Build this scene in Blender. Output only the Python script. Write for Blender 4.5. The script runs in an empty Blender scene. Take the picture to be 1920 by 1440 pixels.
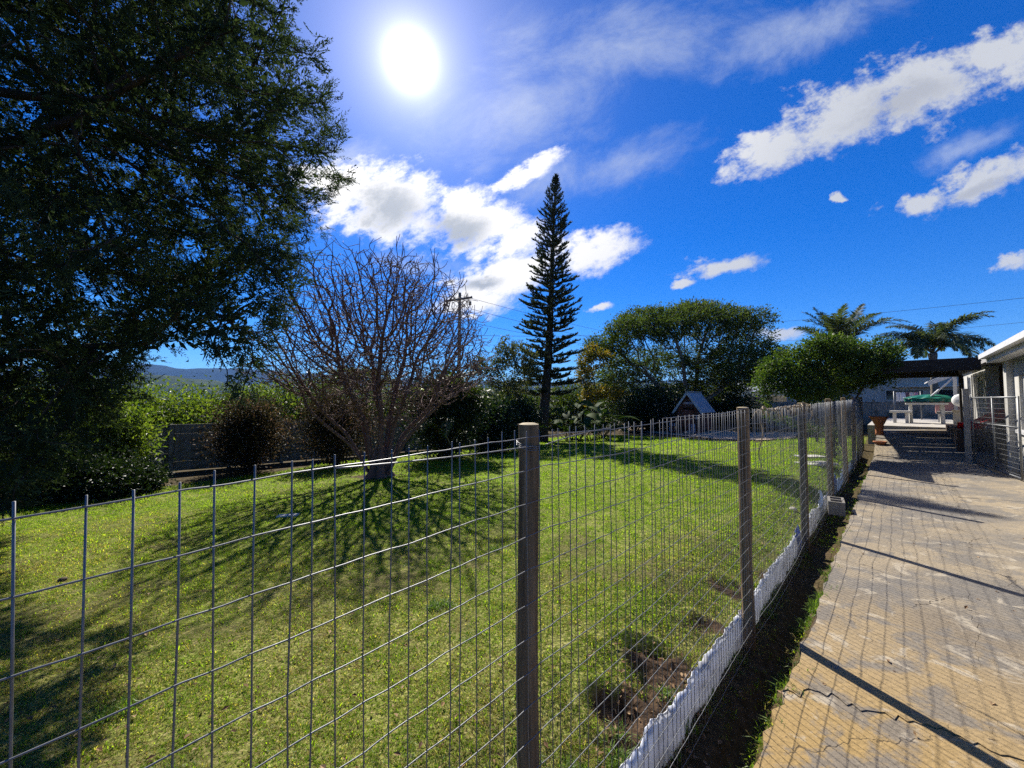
import bpy, bmesh, math, random
import numpy as np
from mathutils import Vector, Matrix

rng = np.random.default_rng(11)
random.seed(11)
scene = bpy.context.scene
COL = scene.collection
R = math.radians

# ------------------------------------------------------------------ camera
EYE = 1.65
PITCH = math.atan(30 / 720)
cam_data = bpy.data.cameras.new('camera')
cam_data.sensor_width = 36.0
cam_data.lens = 13.5
cam_data.clip_start = 0.05
cam_data.clip_end = 20000
cam = bpy.data.objects.new('camera', cam_data)
cam.location = (0, 0, EYE)
cam.rotation_euler = (math.pi / 2 + PITCH, 0, 0)
COL.objects.link(cam)
scene.camera = cam

# ------------------------------------------------------------------ light
SUN_AZ = R(-15.3)          # measured from +Y, towards +X
SUN_EL = R(41.4)
TO_SUN = Vector((math.sin(SUN_AZ) * math.cos(SUN_EL), math.cos(SUN_AZ) * math.cos(SUN_EL), math.sin(SUN_EL)))
sl = bpy.data.lights.new('sun', 'SUN')
sl.energy = 5.0
sl.angle = R(0.53)
sl.color = (1.0, 0.94, 0.84)
so = bpy.data.objects.new('sun', sl)
so.rotation_euler = (-TO_SUN).to_track_quat('-Z', 'Y').to_euler()
so.location = (0, 0, 30)
COL.objects.link(so)

scene.view_settings.view_transform = 'Standard'
scene.view_settings.look = 'None'
scene.view_settings.gamma = 1.0
scene.view_settings.exposure = 1.05
scene.cycles.use_denoising = False
scene.cycles.use_adaptive_sampling = True
scene.cycles.adaptive_threshold = 0.02
scene.cycles.max_bounces = 5
scene.cycles.transparent_max_bounces = 8
scene.cycles.diffuse_bounces = 3
scene.cycles.glossy_bounces = 2
scene.cycles.transmission_bounces = 4
scene.cycles.sample_clamp_indirect = 4.0

world = bpy.data.worlds.new('World')
scene.world = world
world.use_nodes = True
wn = world.node_tree.nodes
wl = world.node_tree.links
wn.clear()


def pixdir(px, py):
    u = (px - 960) / 720
    v = (720 - py) / 720
    c, s = math.cos(PITCH), math.sin(PITCH)
    return Vector((u, c - v * s, v * c + s))


SKY_S = 0.052                # strength of the sky
EXPO = 1.05
SKY_K = 1.0 / (SKY_S * 2 ** EXPO)   # sky radiance that the film shows as white


def build_world():
    def N(t, **kw):
        n = wn.new(t)
        for k, v in kw.items():
            setattr(n, k, v)
        return n

    def math_(op, a, b=None, c=None, clamp=False):
        n = N('ShaderNodeMath', operation=op, use_clamp=clamp)
        for i, x in enumerate((a, b, c)):
            if x is None:
                continue
            if isinstance(x, (int, float)):
                n.inputs[i].default_value = x
            else:
                wl.new(x, n.inputs[i])
        return n.outputs[0]

    def vmath(op, a, b=None):
        n = N('ShaderNodeVectorMath', operation=op)
        for i, x in enumerate((a, b)):
            if x is None:
                continue
            if isinstance(x, (tuple, list)):
                n.inputs[i].default_value = x
            else:
                wl.new(x, n.inputs[i])
        return n

    def smooth(x, lo, hi):
        n = N('ShaderNodeMapRange', interpolation_type='SMOOTHSTEP')
        wl.new(x, n.inputs[0])
        n.inputs[1].default_value = lo
        n.inputs[2].default_value = hi
        return n.outputs[0]

    def mix(f, a, b):
        n = N('ShaderNodeMix', data_type='RGBA')
        for sock, x in ((n.inputs[0], f), (n.inputs[6], a), (n.inputs[7], b)):
            if isinstance(x, (int, float)):
                sock.default_value = x
            elif isinstance(x, tuple):
                sock.default_value = x
            else:
                wl.new(x, sock)
        return n.outputs[2]

    out = N('ShaderNodeOutputWorld')
    bg = N('ShaderNodeBackground')
    bg.inputs[1].default_value = SKY_S
    wl.new(bg.outputs[0], out.inputs[0])
    sky = N('ShaderNodeTexSky', sky_type='NISHITA')
    sky.sun_disc = False
    sky.sun_elevation = SUN_EL
    sky.sun_rotation = SUN_AZ
    sky.altitude = 300
    sky.air_density = 1.0
    sky.dust_density = 0.0
    sky.ozone_density = 3.5
    # deeper, more saturated blue as the lens rendered it
    hs = N('ShaderNodeHueSaturation')
    hs.inputs['Saturation'].default_value = 1.45
    hs.inputs['Value'].default_value = 1.0
    wl.new(sky.outputs[0], hs.inputs['Color'])
    tint = N('ShaderNodeMix', data_type='RGBA', blend_type='MULTIPLY')
    tint.inputs[0].default_value = 1.0
    wl.new(hs.outputs[0], tint.inputs[6])
    tint.inputs[7].default_value = (0.50, 0.86, 1.32, 1)
    tc = N('ShaderNodeTexCoord')
    sep = N('ShaderNodeSeparateXYZ')
    nrm = vmath('NORMALIZE', tc.outputs['Generated'])
    wl.new(nrm.outputs[0], sep.inputs[0])
    x, y, z = sep.outputs
    ys = math_('MAXIMUM', math_('ABSOLUTE', y), 0.12)
    comb = N('ShaderNodeCombineXYZ')
    wl.new(math_('DIVIDE', x, ys), comb.inputs[0])
    wl.new(math_('DIVIDE', z, ys), comb.inputs[1])
    wl.new(math_('MULTIPLY', math_('SIGN', y), 3.0), comb.inputs[2])
    p = comb.outputs[0]
    # wind-stretched cloud noise
    mp = N('ShaderNodeMapping', vector_type='TEXTURE')
    mp.inputs['Rotation'].default_value = (0, 0, R(24))
    mp.inputs['Scale'].default_value = (1.4, 0.9, 1)
    wl.new(p, mp.inputs[0])

    def noise(vec, scale, detail, rough=0.6, lac=2.0, col=False, dist=0.0):
        n = N('ShaderNodeTexNoise')
        n.inputs['Scale'].default_value = scale
        n.inputs['Detail'].default_value = detail
        n.inputs['Roughness'].default_value = rough
        n.inputs['Lacunarity'].default_value = lac
        n.inputs['Distortion'].default_value = dist
        wl.new(vec, n.inputs['Vector'])
        return n.outputs['Color'] if col else n.outputs[0]

    nc = noise(mp.outputs[0], 7.0, 5, 0.62, col=True)
    warp = vmath('SCALE', vmath('SUBTRACT', nc, (0.5, 0.5, 0.5)).outputs[0])
    warp.inputs[3].default_value = 0.14
    flat = vmath('MULTIPLY', warp.outputs[0], (1, 0.75, 0))
    pw = vmath('ADD', p, flat.outputs[0]).outputs[0]
    fb = noise(mp.outputs[0], 14.0, 8, 0.68)

    def field(ells):
        cur = None
        for (cx, cy, rx, ry, ang, *zz) in ells:
            if zz:
                loc = (cx, cy, zz[0])
            else:
                d = pixdir(cx, cy)
                loc = (d.x / d.y, d.z / d.y, 3.0)
                rx, ry = rx / 720, ry / 720
            ca, sa = math.cos(R(ang)), math.sin(R(ang))
            a1 = (ca / rx, sa / rx)
            a2 = (-sa / ry, ca / ry)
            z0 = loc[2]
            d1 = vmath('DOT_PRODUCT', pw, (a1[0], a1[1], -(a1[0] * loc[0] + a1[1] * loc[1]) / z0)).outputs['Value']
            d2 = vmath('DOT_PRODUCT', pw, (a2[0], a2[1], -(a2[0] * loc[0] + a2[1] * loc[1]) / z0)).outputs['Value']
            ln = math_('MULTIPLY_ADD', d1, d1, math_('MULTIPLY', d2, d2))
            cur = ln if cur is None else math_('SMOOTH_MIN', cur, ln, 0.2)
        return math_('SUBTRACT', 1.0, math_('SQRT', math_('MAXIMUM', cur, 0.0)))

    dense = [
        (725, 380, 165, 86, -6), (625, 352, 84, 46, -10), (890, 412, 112, 68, -8),
        (962, 462, 74, 54, 10), (935, 520, 150, 46, 14), (900, 565, 90, 36, 2),
        (1105, 470, 100, 44, 14),
        (1450, 275, 110, 48, 20), (1580, 218, 140, 76, 22), (1730, 165, 160, 84, 22), (1890, 105, 140, 70, 24),
        (1850, 335, 140, 36, 19), (1725, 375, 84, 19, 17),
        (1355, 497, 84, 24, 5), (1282, 523, 22, 9, 5), (1905, 492, 46, 17, 15), (1470, 625, 52, 14, 8),
        (1122, 577, 28, 11, 6), (885, 603, 18, 8, 4), (1578, 378, 16, 9, 20), (990, 322, 80, 24, 30),
        # the rest of the sky, round and behind the viewer
        (2.6, 0.55, 0.5, 0.16, 20, 3.0), (-2.2, 0.6, 0.6, 0.18, 15, 3.0), (-0.9, 0.5, 0.35, 0.12, -10, -3.0),
        (0.7, 0.8, 0.5, 0.14, 15, -3.0), (1.9, 0.4, 0.5, 0.13, 18, -3.0)]
    M = field(dense)
    dn = math_('ADD', M, math_('MULTIPLY', math_('SUBTRACT', fb, 0.5), 2.4))
    dmask = smooth(dn, -0.08, 0.62)
    wisp = [(1190, 300, 170, 60, 22), (1020, 340, 130, 60, 28), (1500, 60, 260, 70, 18),
            (1180, 80, 300, 110, 10), (640, 300, 100, 40, 10), (1800, 280, 120, 34, 28),
            (1000, 200, 280, 130, 20), (780, 495, 160, 26, 0),
            (2.2, 1.2, 0.9, 0.35, 20, 3.0), (-1.6, 1.3, 0.9, 0.3, 15, 3.0), (0.4, 1.5, 0.9, 0.3, 15, -3.0)]
    Wf = field(wisp)
    fw = noise(mp.outputs[0], 5.0, 6, 0.68, dist=0.3)
    wm = math_('MULTIPLY', smooth(math_('ADD', Wf, math_('MULTIPLY', math_('SUBTRACT', fw, 0.5), 2.6)), -0.1, 1.5), 0.62)
    # grey hearts of the thick clouds that stand against the sun
    core = field([(735, 388, 105, 56, -6), (862, 428, 70, 40, -4), (900, 530, 60, 14, 14), (1700, 190, 150, 40, 22), (1840, 350, 90, 14, 19)])
    cmask = smooth(math_('ADD', core, math_('MULTIPLY', math_('SUBTRACT', fb, 0.5), 1.5)), -0.15, 0.85)
    sd = vmath('DOT_PRODUCT', nrm.outputs[0], tuple(TO_SUN)).outputs['Value']
    nearsun = smooth(sd, math.cos(R(48)), math.cos(R(14)))
    K = SKY_K
    white = mix(nearsun, (0.66 * K, 0.68 * K, 0.72 * K, 1), (1.25 * K, 1.22 * K, 1.18 * K, 1))
    grey = mix(nearsun, (0.50 * K, 0.52 * K, 0.57 * K, 1), (0.47 * K, 0.51 * K, 0.56 * K, 1))
    ccol = mix(cmask, white, grey)
    col = mix(wm, tint.outputs[2], (0.62 * K, 0.69 * K, 0.82 * K, 1))
    col = mix(dmask, col, ccol)
    # the sun's disc and the bright air round it
    ang = math_('ARCCOSINE', math_('MINIMUM', sd, 0.999999))
    def bell(width, power):
        return math_('POWER', 2.7183, math_('MULTIPLY', math_('POWER', math_('DIVIDE', ang, R(width)), power), -1.0))
    glow = math_('ADD', math_('MULTIPLY', bell(0.85, 1.0), 9.0 * SKY_K), math_('MULTIPLY', bell(6.5, 1.0), 0.62 * SKY_K))
    glow = math_('ADD', glow, math_('MULTIPLY', bell(2.6, 1.0), 0.75 * SKY_K))
    glow = math_('ADD', glow, math_('MULTIPLY', bell(15, 1.4), 0.18 * SKY_K))
    gc = N('ShaderNodeMix', data_type='RGBA', blend_type='ADD')
    gc.inputs[0].default_value = 1.0
    wl.new(col, gc.inputs[6])
    gv = vmath('SCALE', (1.0, 0.96, 0.98))
    wl.new(glow, gv.inputs[3])
    wl.new(gv.outputs[0], gc.inputs[7])
    wl.new(gc.outputs[2], bg.inputs[0])
    world.cycles.sampling_method = 'MANUAL'
    world.cycles.sample_map_resolution = 1024


build_world()

# ------------------------------------------------------------------ survey of the plot
GA, GB = 0.034, -0.027                    # the plot falls away to the left and ahead
P1 = np.array([0.052, 1.246])             # first fence post
E1 = np.array([0.70711, 0.70711])         # along fence and drive
E2 = np.array([0.70711, -0.70711])        # from fence towards the house


def ts_of(x, y):
    dx, dy = x - P1[0], y - P1[1]
    return dx * E1[0] + dy * E1[1], dx * E2[0] + dy * E2[1]


def sstep(a, lo, hi):
    k = np.clip((np.asarray(a, float) - lo) / (hi - lo), 0, 1)
    return k * k * (3 - 2 * k)


HOLES = [(1205, 1190, 0.20, 0.09, 0.12), (1145, 1285, 0.15, 0.13, 0.13), (1200, 1240, 0.09, 0.15, 0.10), (1310, 1135, 0.12, 0.10, 0.06), (1360, 1070, 0.13, 0.09, 0.05), (1420, 1072, 0.10, 0.08, 0.03)]


def gplane(x, y):
    """height of the plot without dug holes"""
    x = np.asarray(x, float)
    y = np.asarray(y, float)
    cx = np.clip(x, -45, 45)
    cy = np.clip(y, -40, 60)
    far = np.hypot(x - cx, y - cy)
    z = GA * cx + GB * cy - 0.02 * far
    return z


def drive_rise(x, y):
    t, s = ts_of(np.asarray(x, float), np.asarray(y, float))
    return 0.52 * sstep(t, 13.0, 18.0) * sstep(s, 0.02, 0.10)


def gz(x, y):
    return float(gplane(x, y))


def G(px, py):
    """where a line of sight meets the plot"""
    d = pixdir(px, py)
    q, w = d.x / d.y, d.z / d.y
    Y = EYE / (-w + GA * q + GB)
    return np.array([q * Y, Y, GA * q * Y + GB * Y])


def W(px, py, Y):
    d = pixdir(px, py)
    return np.array([d.x / d.y * Y, Y, EYE + d.z / d.y * Y])


def TS(t, s, h=0.0):
    p = P1 + t * E1 + s * E2
    return np.array([p[0], p[1], gz(p[0], p[1]) + float(drive_rise(p[0], p[1])) + h])


# ------------------------------------------------------------------ scene helpers
def link(o, parent=None):
    COL.objects.link(o)
    if parent is not None:
        o.parent = parent
    return o


def tag(o, label=None, cat=None, group=None, kind=None):
    if label:
        o['label'] = label
    if cat:
        o['category'] = cat
    if group:
        o['group'] = group
    if kind:
        o['kind'] = kind
    return o


def thing(name, label, cat, loc, rz=0.0, group=None):
    o = bpy.data.objects.new(name, None)
    o.empty_display_size = 0.2
    o.location = tuple(float(v) for v in loc)
    o.rotation_euler = (0, 0, rz)
    return tag(link(o), label, cat, group)


def obj(name, me, mat=None, parent=None):
    o = bpy.data.objects.new(name, me)
    if mat is not None and len(me.materials) == 0:
        me.materials.append(mat)
    return link(o, parent)


def np_mesh(name, V, quads=None, tris=None, attrs=None, smooth=True, mi=None):
    V = np.asarray(V, np.float32).reshape(-1, 3)
    quads = np.zeros((0, 4), np.int32) if quads is None else np.asarray(quads, np.int32).reshape(-1, 4)
    tris = np.zeros((0, 3), np.int32) if tris is None else np.asarray(tris, np.int32).reshape(-1, 3)
    me = bpy.data.meshes.new(name)
    me.vertices.add(len(V))
    me.vertices.foreach_set('co', V.ravel())
    nl = quads.size + tris.size
    if nl:
        me.loops.add(nl)
        me.loops.foreach_set('vertex_index', np.concatenate([quads.ravel(), tris.ravel()]))
        npoly = len(quads) + len(tris)
        me.polygons.add(npoly)
        ls = np.concatenate([np.arange(len(quads)) * 4, quads.size + np.arange(len(tris)) * 3]).astype(np.int32)
        me.polygons.foreach_set('loop_start', ls)
        me.polygons.foreach_set('use_smooth', np.full(npoly, smooth))
        if mi is not None:
            me.polygons.foreach_set('material_index', np.asarray(mi, np.int32))
    for k, a in (attrs or {}).items():
        a = np.asarray(a)
        if a.ndim == 2:
            at = me.attributes.new(k, 'FLOAT_VECTOR', 'POINT')
            at.data.foreach_set('vector', a.astype(np.float32).ravel())
        elif a.dtype.kind == 'i':
            at = me.attributes.new(k, 'INT', 'POINT')
            at.data.foreach_set('value', a.astype(np.int32))
        else:
            at = me.attributes.new(k, 'FLOAT', 'POINT')
            at.data.foreach_set('value', a.astype(np.float32))
    me.update(calc_edges=True)
    return me


class MB:
    """collects boxes, tubes and prisms into one mesh"""

    def __init__(self):
        self.v, self.q, self.t, self.n = [], [], [], 0

    def add(self, V, Q=None, T=None):
        V = np.asarray(V, float).reshape(-1, 3)
        if Q is not None and len(Q):
            self.q.append(np.asarray(Q, int).reshape(-1, 4) + self.n)
        if T is not None and len(T):
            self.t.append(np.asarray(T, int).reshape(-1, 3) + self.n)
        self.v.append(V)
        self.n += len(V)
        return self

    def box(self, c, size, rz=0.0, rx=0.0, ry=0.0):
        sx, sy, sz = [k / 2 for k in size]
        V = np.array([[x, y, z] for x in (-sx, sx) for y in (-sy, sy) for z in (-sz, sz)])
        M = np.array((Matrix.Rotation(rz, 3, 'Z') @ Matrix.Rotation(ry, 3, 'Y') @ Matrix.Rotation(rx, 3, 'X')))
        V = V @ M.T + np.asarray(c, float)
        return self.add(V, [[0, 1, 3, 2], [4, 6, 7, 5], [0, 4, 5, 1], [2, 3, 7, 6], [0, 2, 6, 4], [1, 5, 7, 3]])

    def tube(self, pts, rad, sides=6, cap=True):
        pts = np.asarray(pts, float)
        k = len(pts)
        rad = np.full(k, rad) if np.isscalar(rad) else np.asarray(rad, float)
        tan = np.gradient(pts, axis=0)
        tan /= np.linalg.norm(tan, axis=1)[:, None] + 1e-9
        m = np.abs(tan.mean(0))
        ref = np.eye(3)[int(np.argmin(m))]
        a = np.cross(tan, ref)
        a /= np.linalg.norm(a, axis=1)[:, None] + 1e-9
        b = np.cross(tan, a)
        th = np.arange(sides) * 2 * np.pi / sides
        V = pts[:, None] + rad[:, None, None] * (np.cos(th)[None, :, None] * a[:, None] + np.sin(th)[None, :, None] * b[:, None])
        i = np.arange(k - 1)[:, None] * sides
        j = np.arange(sides)[None]
        jn = (j + 1) % sides
        Q = np.stack([i + j, i + jn, i + sides + jn, i + sides + j], -1).reshape(-1, 4)
        V = V.reshape(-1, 3)
        T = []
        if cap:
            V = np.vstack([V, pts[:1], pts[-1:]])
            n0 = k * sides
            for jj in range(sides):
                T.append([n0, (jj + 1) % sides, jj])
                T.append([n0 + 1, (k - 1) * sides + jj, (k - 1) * sides + (jj + 1) % sides])
        return self.add(V, Q, T)

    def lathe(self, prof, c=(0, 0, 0), sides=20):
        """profile of (radius, z)"""
        c = np.asarray(c, float)
        th = np.arange(sides) * 2 * np.pi / sides
        V = np.array([[r * math.cos(a) + c[0], r * math.sin(a) + c[1], z + c[2]] for r, z in prof for a in th])
        Q = [[i * sides + j, i * sides + (j + 1) % sides, (i + 1) * sides + (j + 1) % sides, (i + 1) * sides + j] for i in range(len(prof) - 1) for j in range(sides)]
        return self.add(V, Q)

    def prism(self, poly, d, axis=2):
        """polygon (n,3) swept by vector d, both ends capped as fans (convex outlines)"""
        P = np.asarray(poly, float)
        n = len(P)
        V = np.vstack([P, P + np.asarray(d, float)])
        Q = [[i, (i + 1) % n, n + (i + 1) % n, n + i] for i in range(n)]
        T = [[0, i + 1, i] for i in range(1, n - 1)] + [[n, n + i, n + i + 1] for i in range(1, n - 1)]
        return self.add(V, Q, T)

    def mesh(self, name, attrs=None, smooth=False):
        V = np.vstack(self.v)
        return np_mesh(name, V, np.vstack(self.q) if self.q else None, np.vstack(self.t) if self.t else None, attrs, smooth)

    def build(self, name, mat, parent=None, smooth=False, bevel=0.0):
        o = obj(name, self.mesh(name, None, smooth), mat, parent)
        if bevel:
            b = o.modifiers.new('bevel', 'BEVEL')
            b.width = bevel
            b.segments = 2
            b.limit_method = 'ANGLE'
        return o


# ------------------------------------------------------------------ materials
def nodes(name):
    m = bpy.data.materials.new(name)
    m.use_nodes = True
    n = m.node_tree.nodes
    n.clear()
    return m, n, m.node_tree.links


def c4(c):
    return (c[0], c[1], c[2], 1.0)


def mat(name, c1, c2=None, scale=8.0, rough=0.75, bump=0.0, bscale=None, stretch=(1, 1, 1), spec=0.3, metal=0.0, detail=6, coords='Object', c3=None, s3=1.5):
    m, n, l = nodes(name)
    out = n.new('ShaderNodeOutputMaterial')
    b = n.new('ShaderNodeBsdfPrincipled')
    b.inputs['Roughness'].default_value = rough
    b.inputs['Specular IOR Level'].default_value = spec
    b.inputs['Metallic'].default_value = metal
    l.new(b.outputs[0], out.inputs[0])
    tc = n.new('ShaderNodeTexCoord')
    mp = n.new('ShaderNodeMapping')
    mp.inputs['Scale'].default_value = stretch
    if coords == 'World':
        g = n.new('ShaderNodeNewGeometry')
        l.new(g.outputs['Position'], mp.inputs[0])
    else:
        l.new(tc.outputs[coords], mp.inputs[0])
    no = n.new('ShaderNodeTexNoise')
    no.inputs['Scale'].default_value = scale
    no.inputs['Detail'].default_value = detail
    no.inputs['Roughness'].default_value = 0.6
    l.new(mp.outputs[0], no.inputs['Vector'])
    rmp = n.new('ShaderNodeMapRange')
    rmp.inputs[1].default_value = 0.3
    rmp.inputs[2].default_value = 0.7
    l.new(no.outputs[0], rmp.inputs[0])
    mx = n.new('ShaderNodeMix')
    mx.data_type = 'RGBA'
    mx.inputs[6].default_value = c4(c1)
    mx.inputs[7].default_value = c4(c2 or c1)
    l.new(rmp.outputs[0], mx.inputs[0])
    last = mx.outputs[2]
    if c3 is not None:
        n3 = n.new('ShaderNodeTexNoise')
        n3.inputs['Scale'].default_value = s3
        n3.inputs['Detail'].default_value = 5
        l.new(mp.outputs[0], n3.inputs['Vector'])
        r3 = n.new('ShaderNodeMapRange')
        r3.inputs[1].default_value = 0.48
        r3.inputs[2].default_value = 0.68
        l.new(n3.outputs[0], r3.inputs[0])
        m3 = n.new('ShaderNodeMix')
        m3.data_type = 'RGBA'
        l.new(r3.outputs[0], m3.inputs[0])
        l.new(last, m3.inputs[6])
        m3.inputs[7].default_value = c4(c3)
        last = m3.outputs[2]
    l.new(last, b.inputs['Base Color'])
    if bump:
        bp = n.new('ShaderNodeBump')
        bp.inputs['Strength'].default_value = bump
        bp.inputs['Distance'].default_value = 0.02
        if bscale:
            nb = n.new('ShaderNodeTexNoise')
            nb.inputs['Scale'].default_value = bscale
            nb.inputs['Detail'].default_value = 6
            l.new(mp.outputs[0], nb.inputs['Vector'])
            l.new(nb.outputs[0], bp.inputs['Height'])
        else:
            l.new(no.outputs[0], bp.inputs['Height'])
        l.new(bp.outputs[0], b.inputs['Normal'])
    return m


def leaf_mat(name, cols, trans=0.35, rough=0.5, spec=0.35, tcol=None, noise_scale=0.0):
    """leaf colour varies leaf by leaf along a ramp; light also comes through the blade"""
    m, n, l = nodes(name)
    out = n.new('ShaderNodeOutputMaterial')
    at = n.new('ShaderNodeAttribute')
    at.attribute_name = 'rnd'
    rp = n.new('ShaderNodeValToRGB')
    el = rp.color_ramp.elements
    while len(el) < len(cols):
        el.new(0.5)
    for i, c in enumerate(cols):
        el[i].position = i / (len(cols) - 1)
        el[i].color = c4(c)
    l.new(at.outputs['Fac'], rp.inputs[0])
    b = n.new('ShaderNodeBsdfPrincipled')
    b.inputs['Roughness'].default_value = rough
    b.inputs['Specular IOR Level'].default_value = spec
    l.new(rp.outputs[0], b.inputs['Base Color'])
    tr = n.new('ShaderNodeBsdfTranslucent')
    tm = n.new('ShaderNodeMix')
    tm.data_type = 'RGBA'
    tm.blend_type = 'MULTIPLY'
    tm.inputs[0].default_value = 1.0
    l.new(rp.outputs[0], tm.inputs[6])
    tm.inputs[7].default_value = c4(tcol or (1.6, 1.75, 0.7))
    l.new(tm.outputs[2], tr.inputs['Color'])
    ms = n.new('ShaderNodeMixShader')
    ms.inputs[0].default_value = trans
    l.new(b.outputs[0], ms.inputs[1])
    l.new(tr.outputs[0], ms.inputs[2])
    l.new(ms.outputs[0], out.inputs[0])
    return m


def _hash(ix, iy, seed):
    h = (ix.astype(np.int64) * 374761393 + iy.astype(np.int64) * 668265263 + seed * 1442695041) & 0xFFFFFFFF
    h = ((h ^ (h >> 13)) * 1274126177) & 0xFFFFFFFF
    return ((h ^ (h >> 16)) & 0xFFFF) / 65535.0


def vnoise(x, y, seed=0):
    x = np.asarray(x, float)
    y = np.asarray(y, float)
    ix, iy = np.floor(x), np.floor(y)
    fx, fy = x - ix, y - iy
    fx, fy = fx * fx * (3 - 2 * fx), fy * fy * (3 - 2 * fy)
    a, b = _hash(ix, iy, seed), _hash(ix + 1, iy, seed)
    c, d = _hash(ix, iy + 1, seed), _hash(ix + 1, iy + 1, seed)
    return (a * (1 - fx) + b * fx) * (1 - fy) + (c * (1 - fx) + d * fx) * fy


def fbm(x, y, seed=0, oct=4):
    v, a, s = 0, 0.5, 0
    for i in range(oct):
        v = v + a * vnoise(np.asarray(x) * 2 ** i, np.asarray(y) * 2 ** i, seed + i)
        s += a
        a *= 0.5
    return v / s


def ditch(t, s):
    prof = np.where(s < 0.15, sstep(s, -0.9, -0.1), 1 - sstep(s, 0.25, 0.39))
    prof = prof + 0.5 * np.exp(-((s - 0.2) / 0.09) ** 2)  # extra dip added so the sheeting's shadow reaches the drive
    return -0.20 * prof * sstep(t, -4, -2) * (1 - sstep(t, 15, 17))


HOLE_W = []
for (px, py, ra, rb, dep) in HOLES:
    g = G(px, py)
    HOLE_W.append((g[0], g[1], ra * 0.9, rb * 0.9, dep * 0.45))


def soil_mask(x, y):
    x = np.asarray(x, float)
    y = np.asarray(y, float)
    m = np.zeros_like(x)
    for (px, py, ra, rb) in [(1235, 1205, .30, .20), (1215, 1290, .26, .24), (1255, 1250, .22, .25), (1190, 1340, .16, .15), (1320, 1140, .24, .14), (1372, 1078, .28, .16), (1150, 1290, .2, .17), (1450, 1050, .3, .2), (700, 893, .9, .45)]:
        g = G(px, py)
        r = np.hypot((x - g[0]) / (ra * 0.86), (y - g[1]) / (rb * 0.86))
        m = np.maximum(m, 1.25 - r)
    m = m + (fbm(x * 7, y * 7, 3) - 0.5) * 1.1
    return np.clip(sstep(m, 0.15, 0.5), 0, 1)


def ground_z(x, y):
    t, s = ts_of(x, y)
    z = gplane(x, y) + ditch(t, s)
    z = z + (fbm(np.asarray(x) * 0.8, np.asarray(y) * 0.8, 9) - 0.5) * 0.05 * sstep(-s, 0.1, 1.0)
    for (hx, hy, ra, rb, dep) in HOLE_W:
        r2 = ((x - hx) / ra) ** 2 + ((y - hy) / rb) ** 2
        z = z - dep * np.clip(1.35 * np.exp(-r2 ** 2), 0, 1) + 0.025 * np.exp(-(np.sqrt(r2) - 1.45) ** 2 * 6)
    return z


LAWN_PX = [(-240, 1010), (0, 958), (300, 914), (560, 878), (700, 858), (830, 843), (930, 832), (1000, 824), (1100, 816), (1160, 816), (1250, 820), (1350, 827), (1420, 829), (1500, 822), (1590, 818)]
LAWN = [G(px, py)[:2] for px, py in LAWN_PX]


def in_poly(x, y, poly):
    x = np.asarray(x, float)
    y = np.asarray(y, float)
    ins = np.zeros(x.shape, bool)
    n = len(poly)
    for i in range(n):
        x1, y1 = poly[i]
        x2, y2 = poly[(i + 1) % n]
        c = ((y1 > y) != (y2 > y)) & (x < (x2 - x1) * (y - y1) / (y2 - y1 + 1e-12) + x1)
        ins ^= c
    return ins


LAWN_POLY = [tuple(p) for p in LAWN] + [tuple(TS(22, -0.1)[:2]), tuple(TS(-6, -0.1)[:2]), (-11, -3)]


def to_px(x, y, z):
    c, s = math.cos(PITCH), math.sin(PITCH)
    dz = z - EYE
    f = y * c + dz * s
    u = -y * s + dz * c
    return 960 + 720 * x / f, 720 - 720 * u / f


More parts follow.
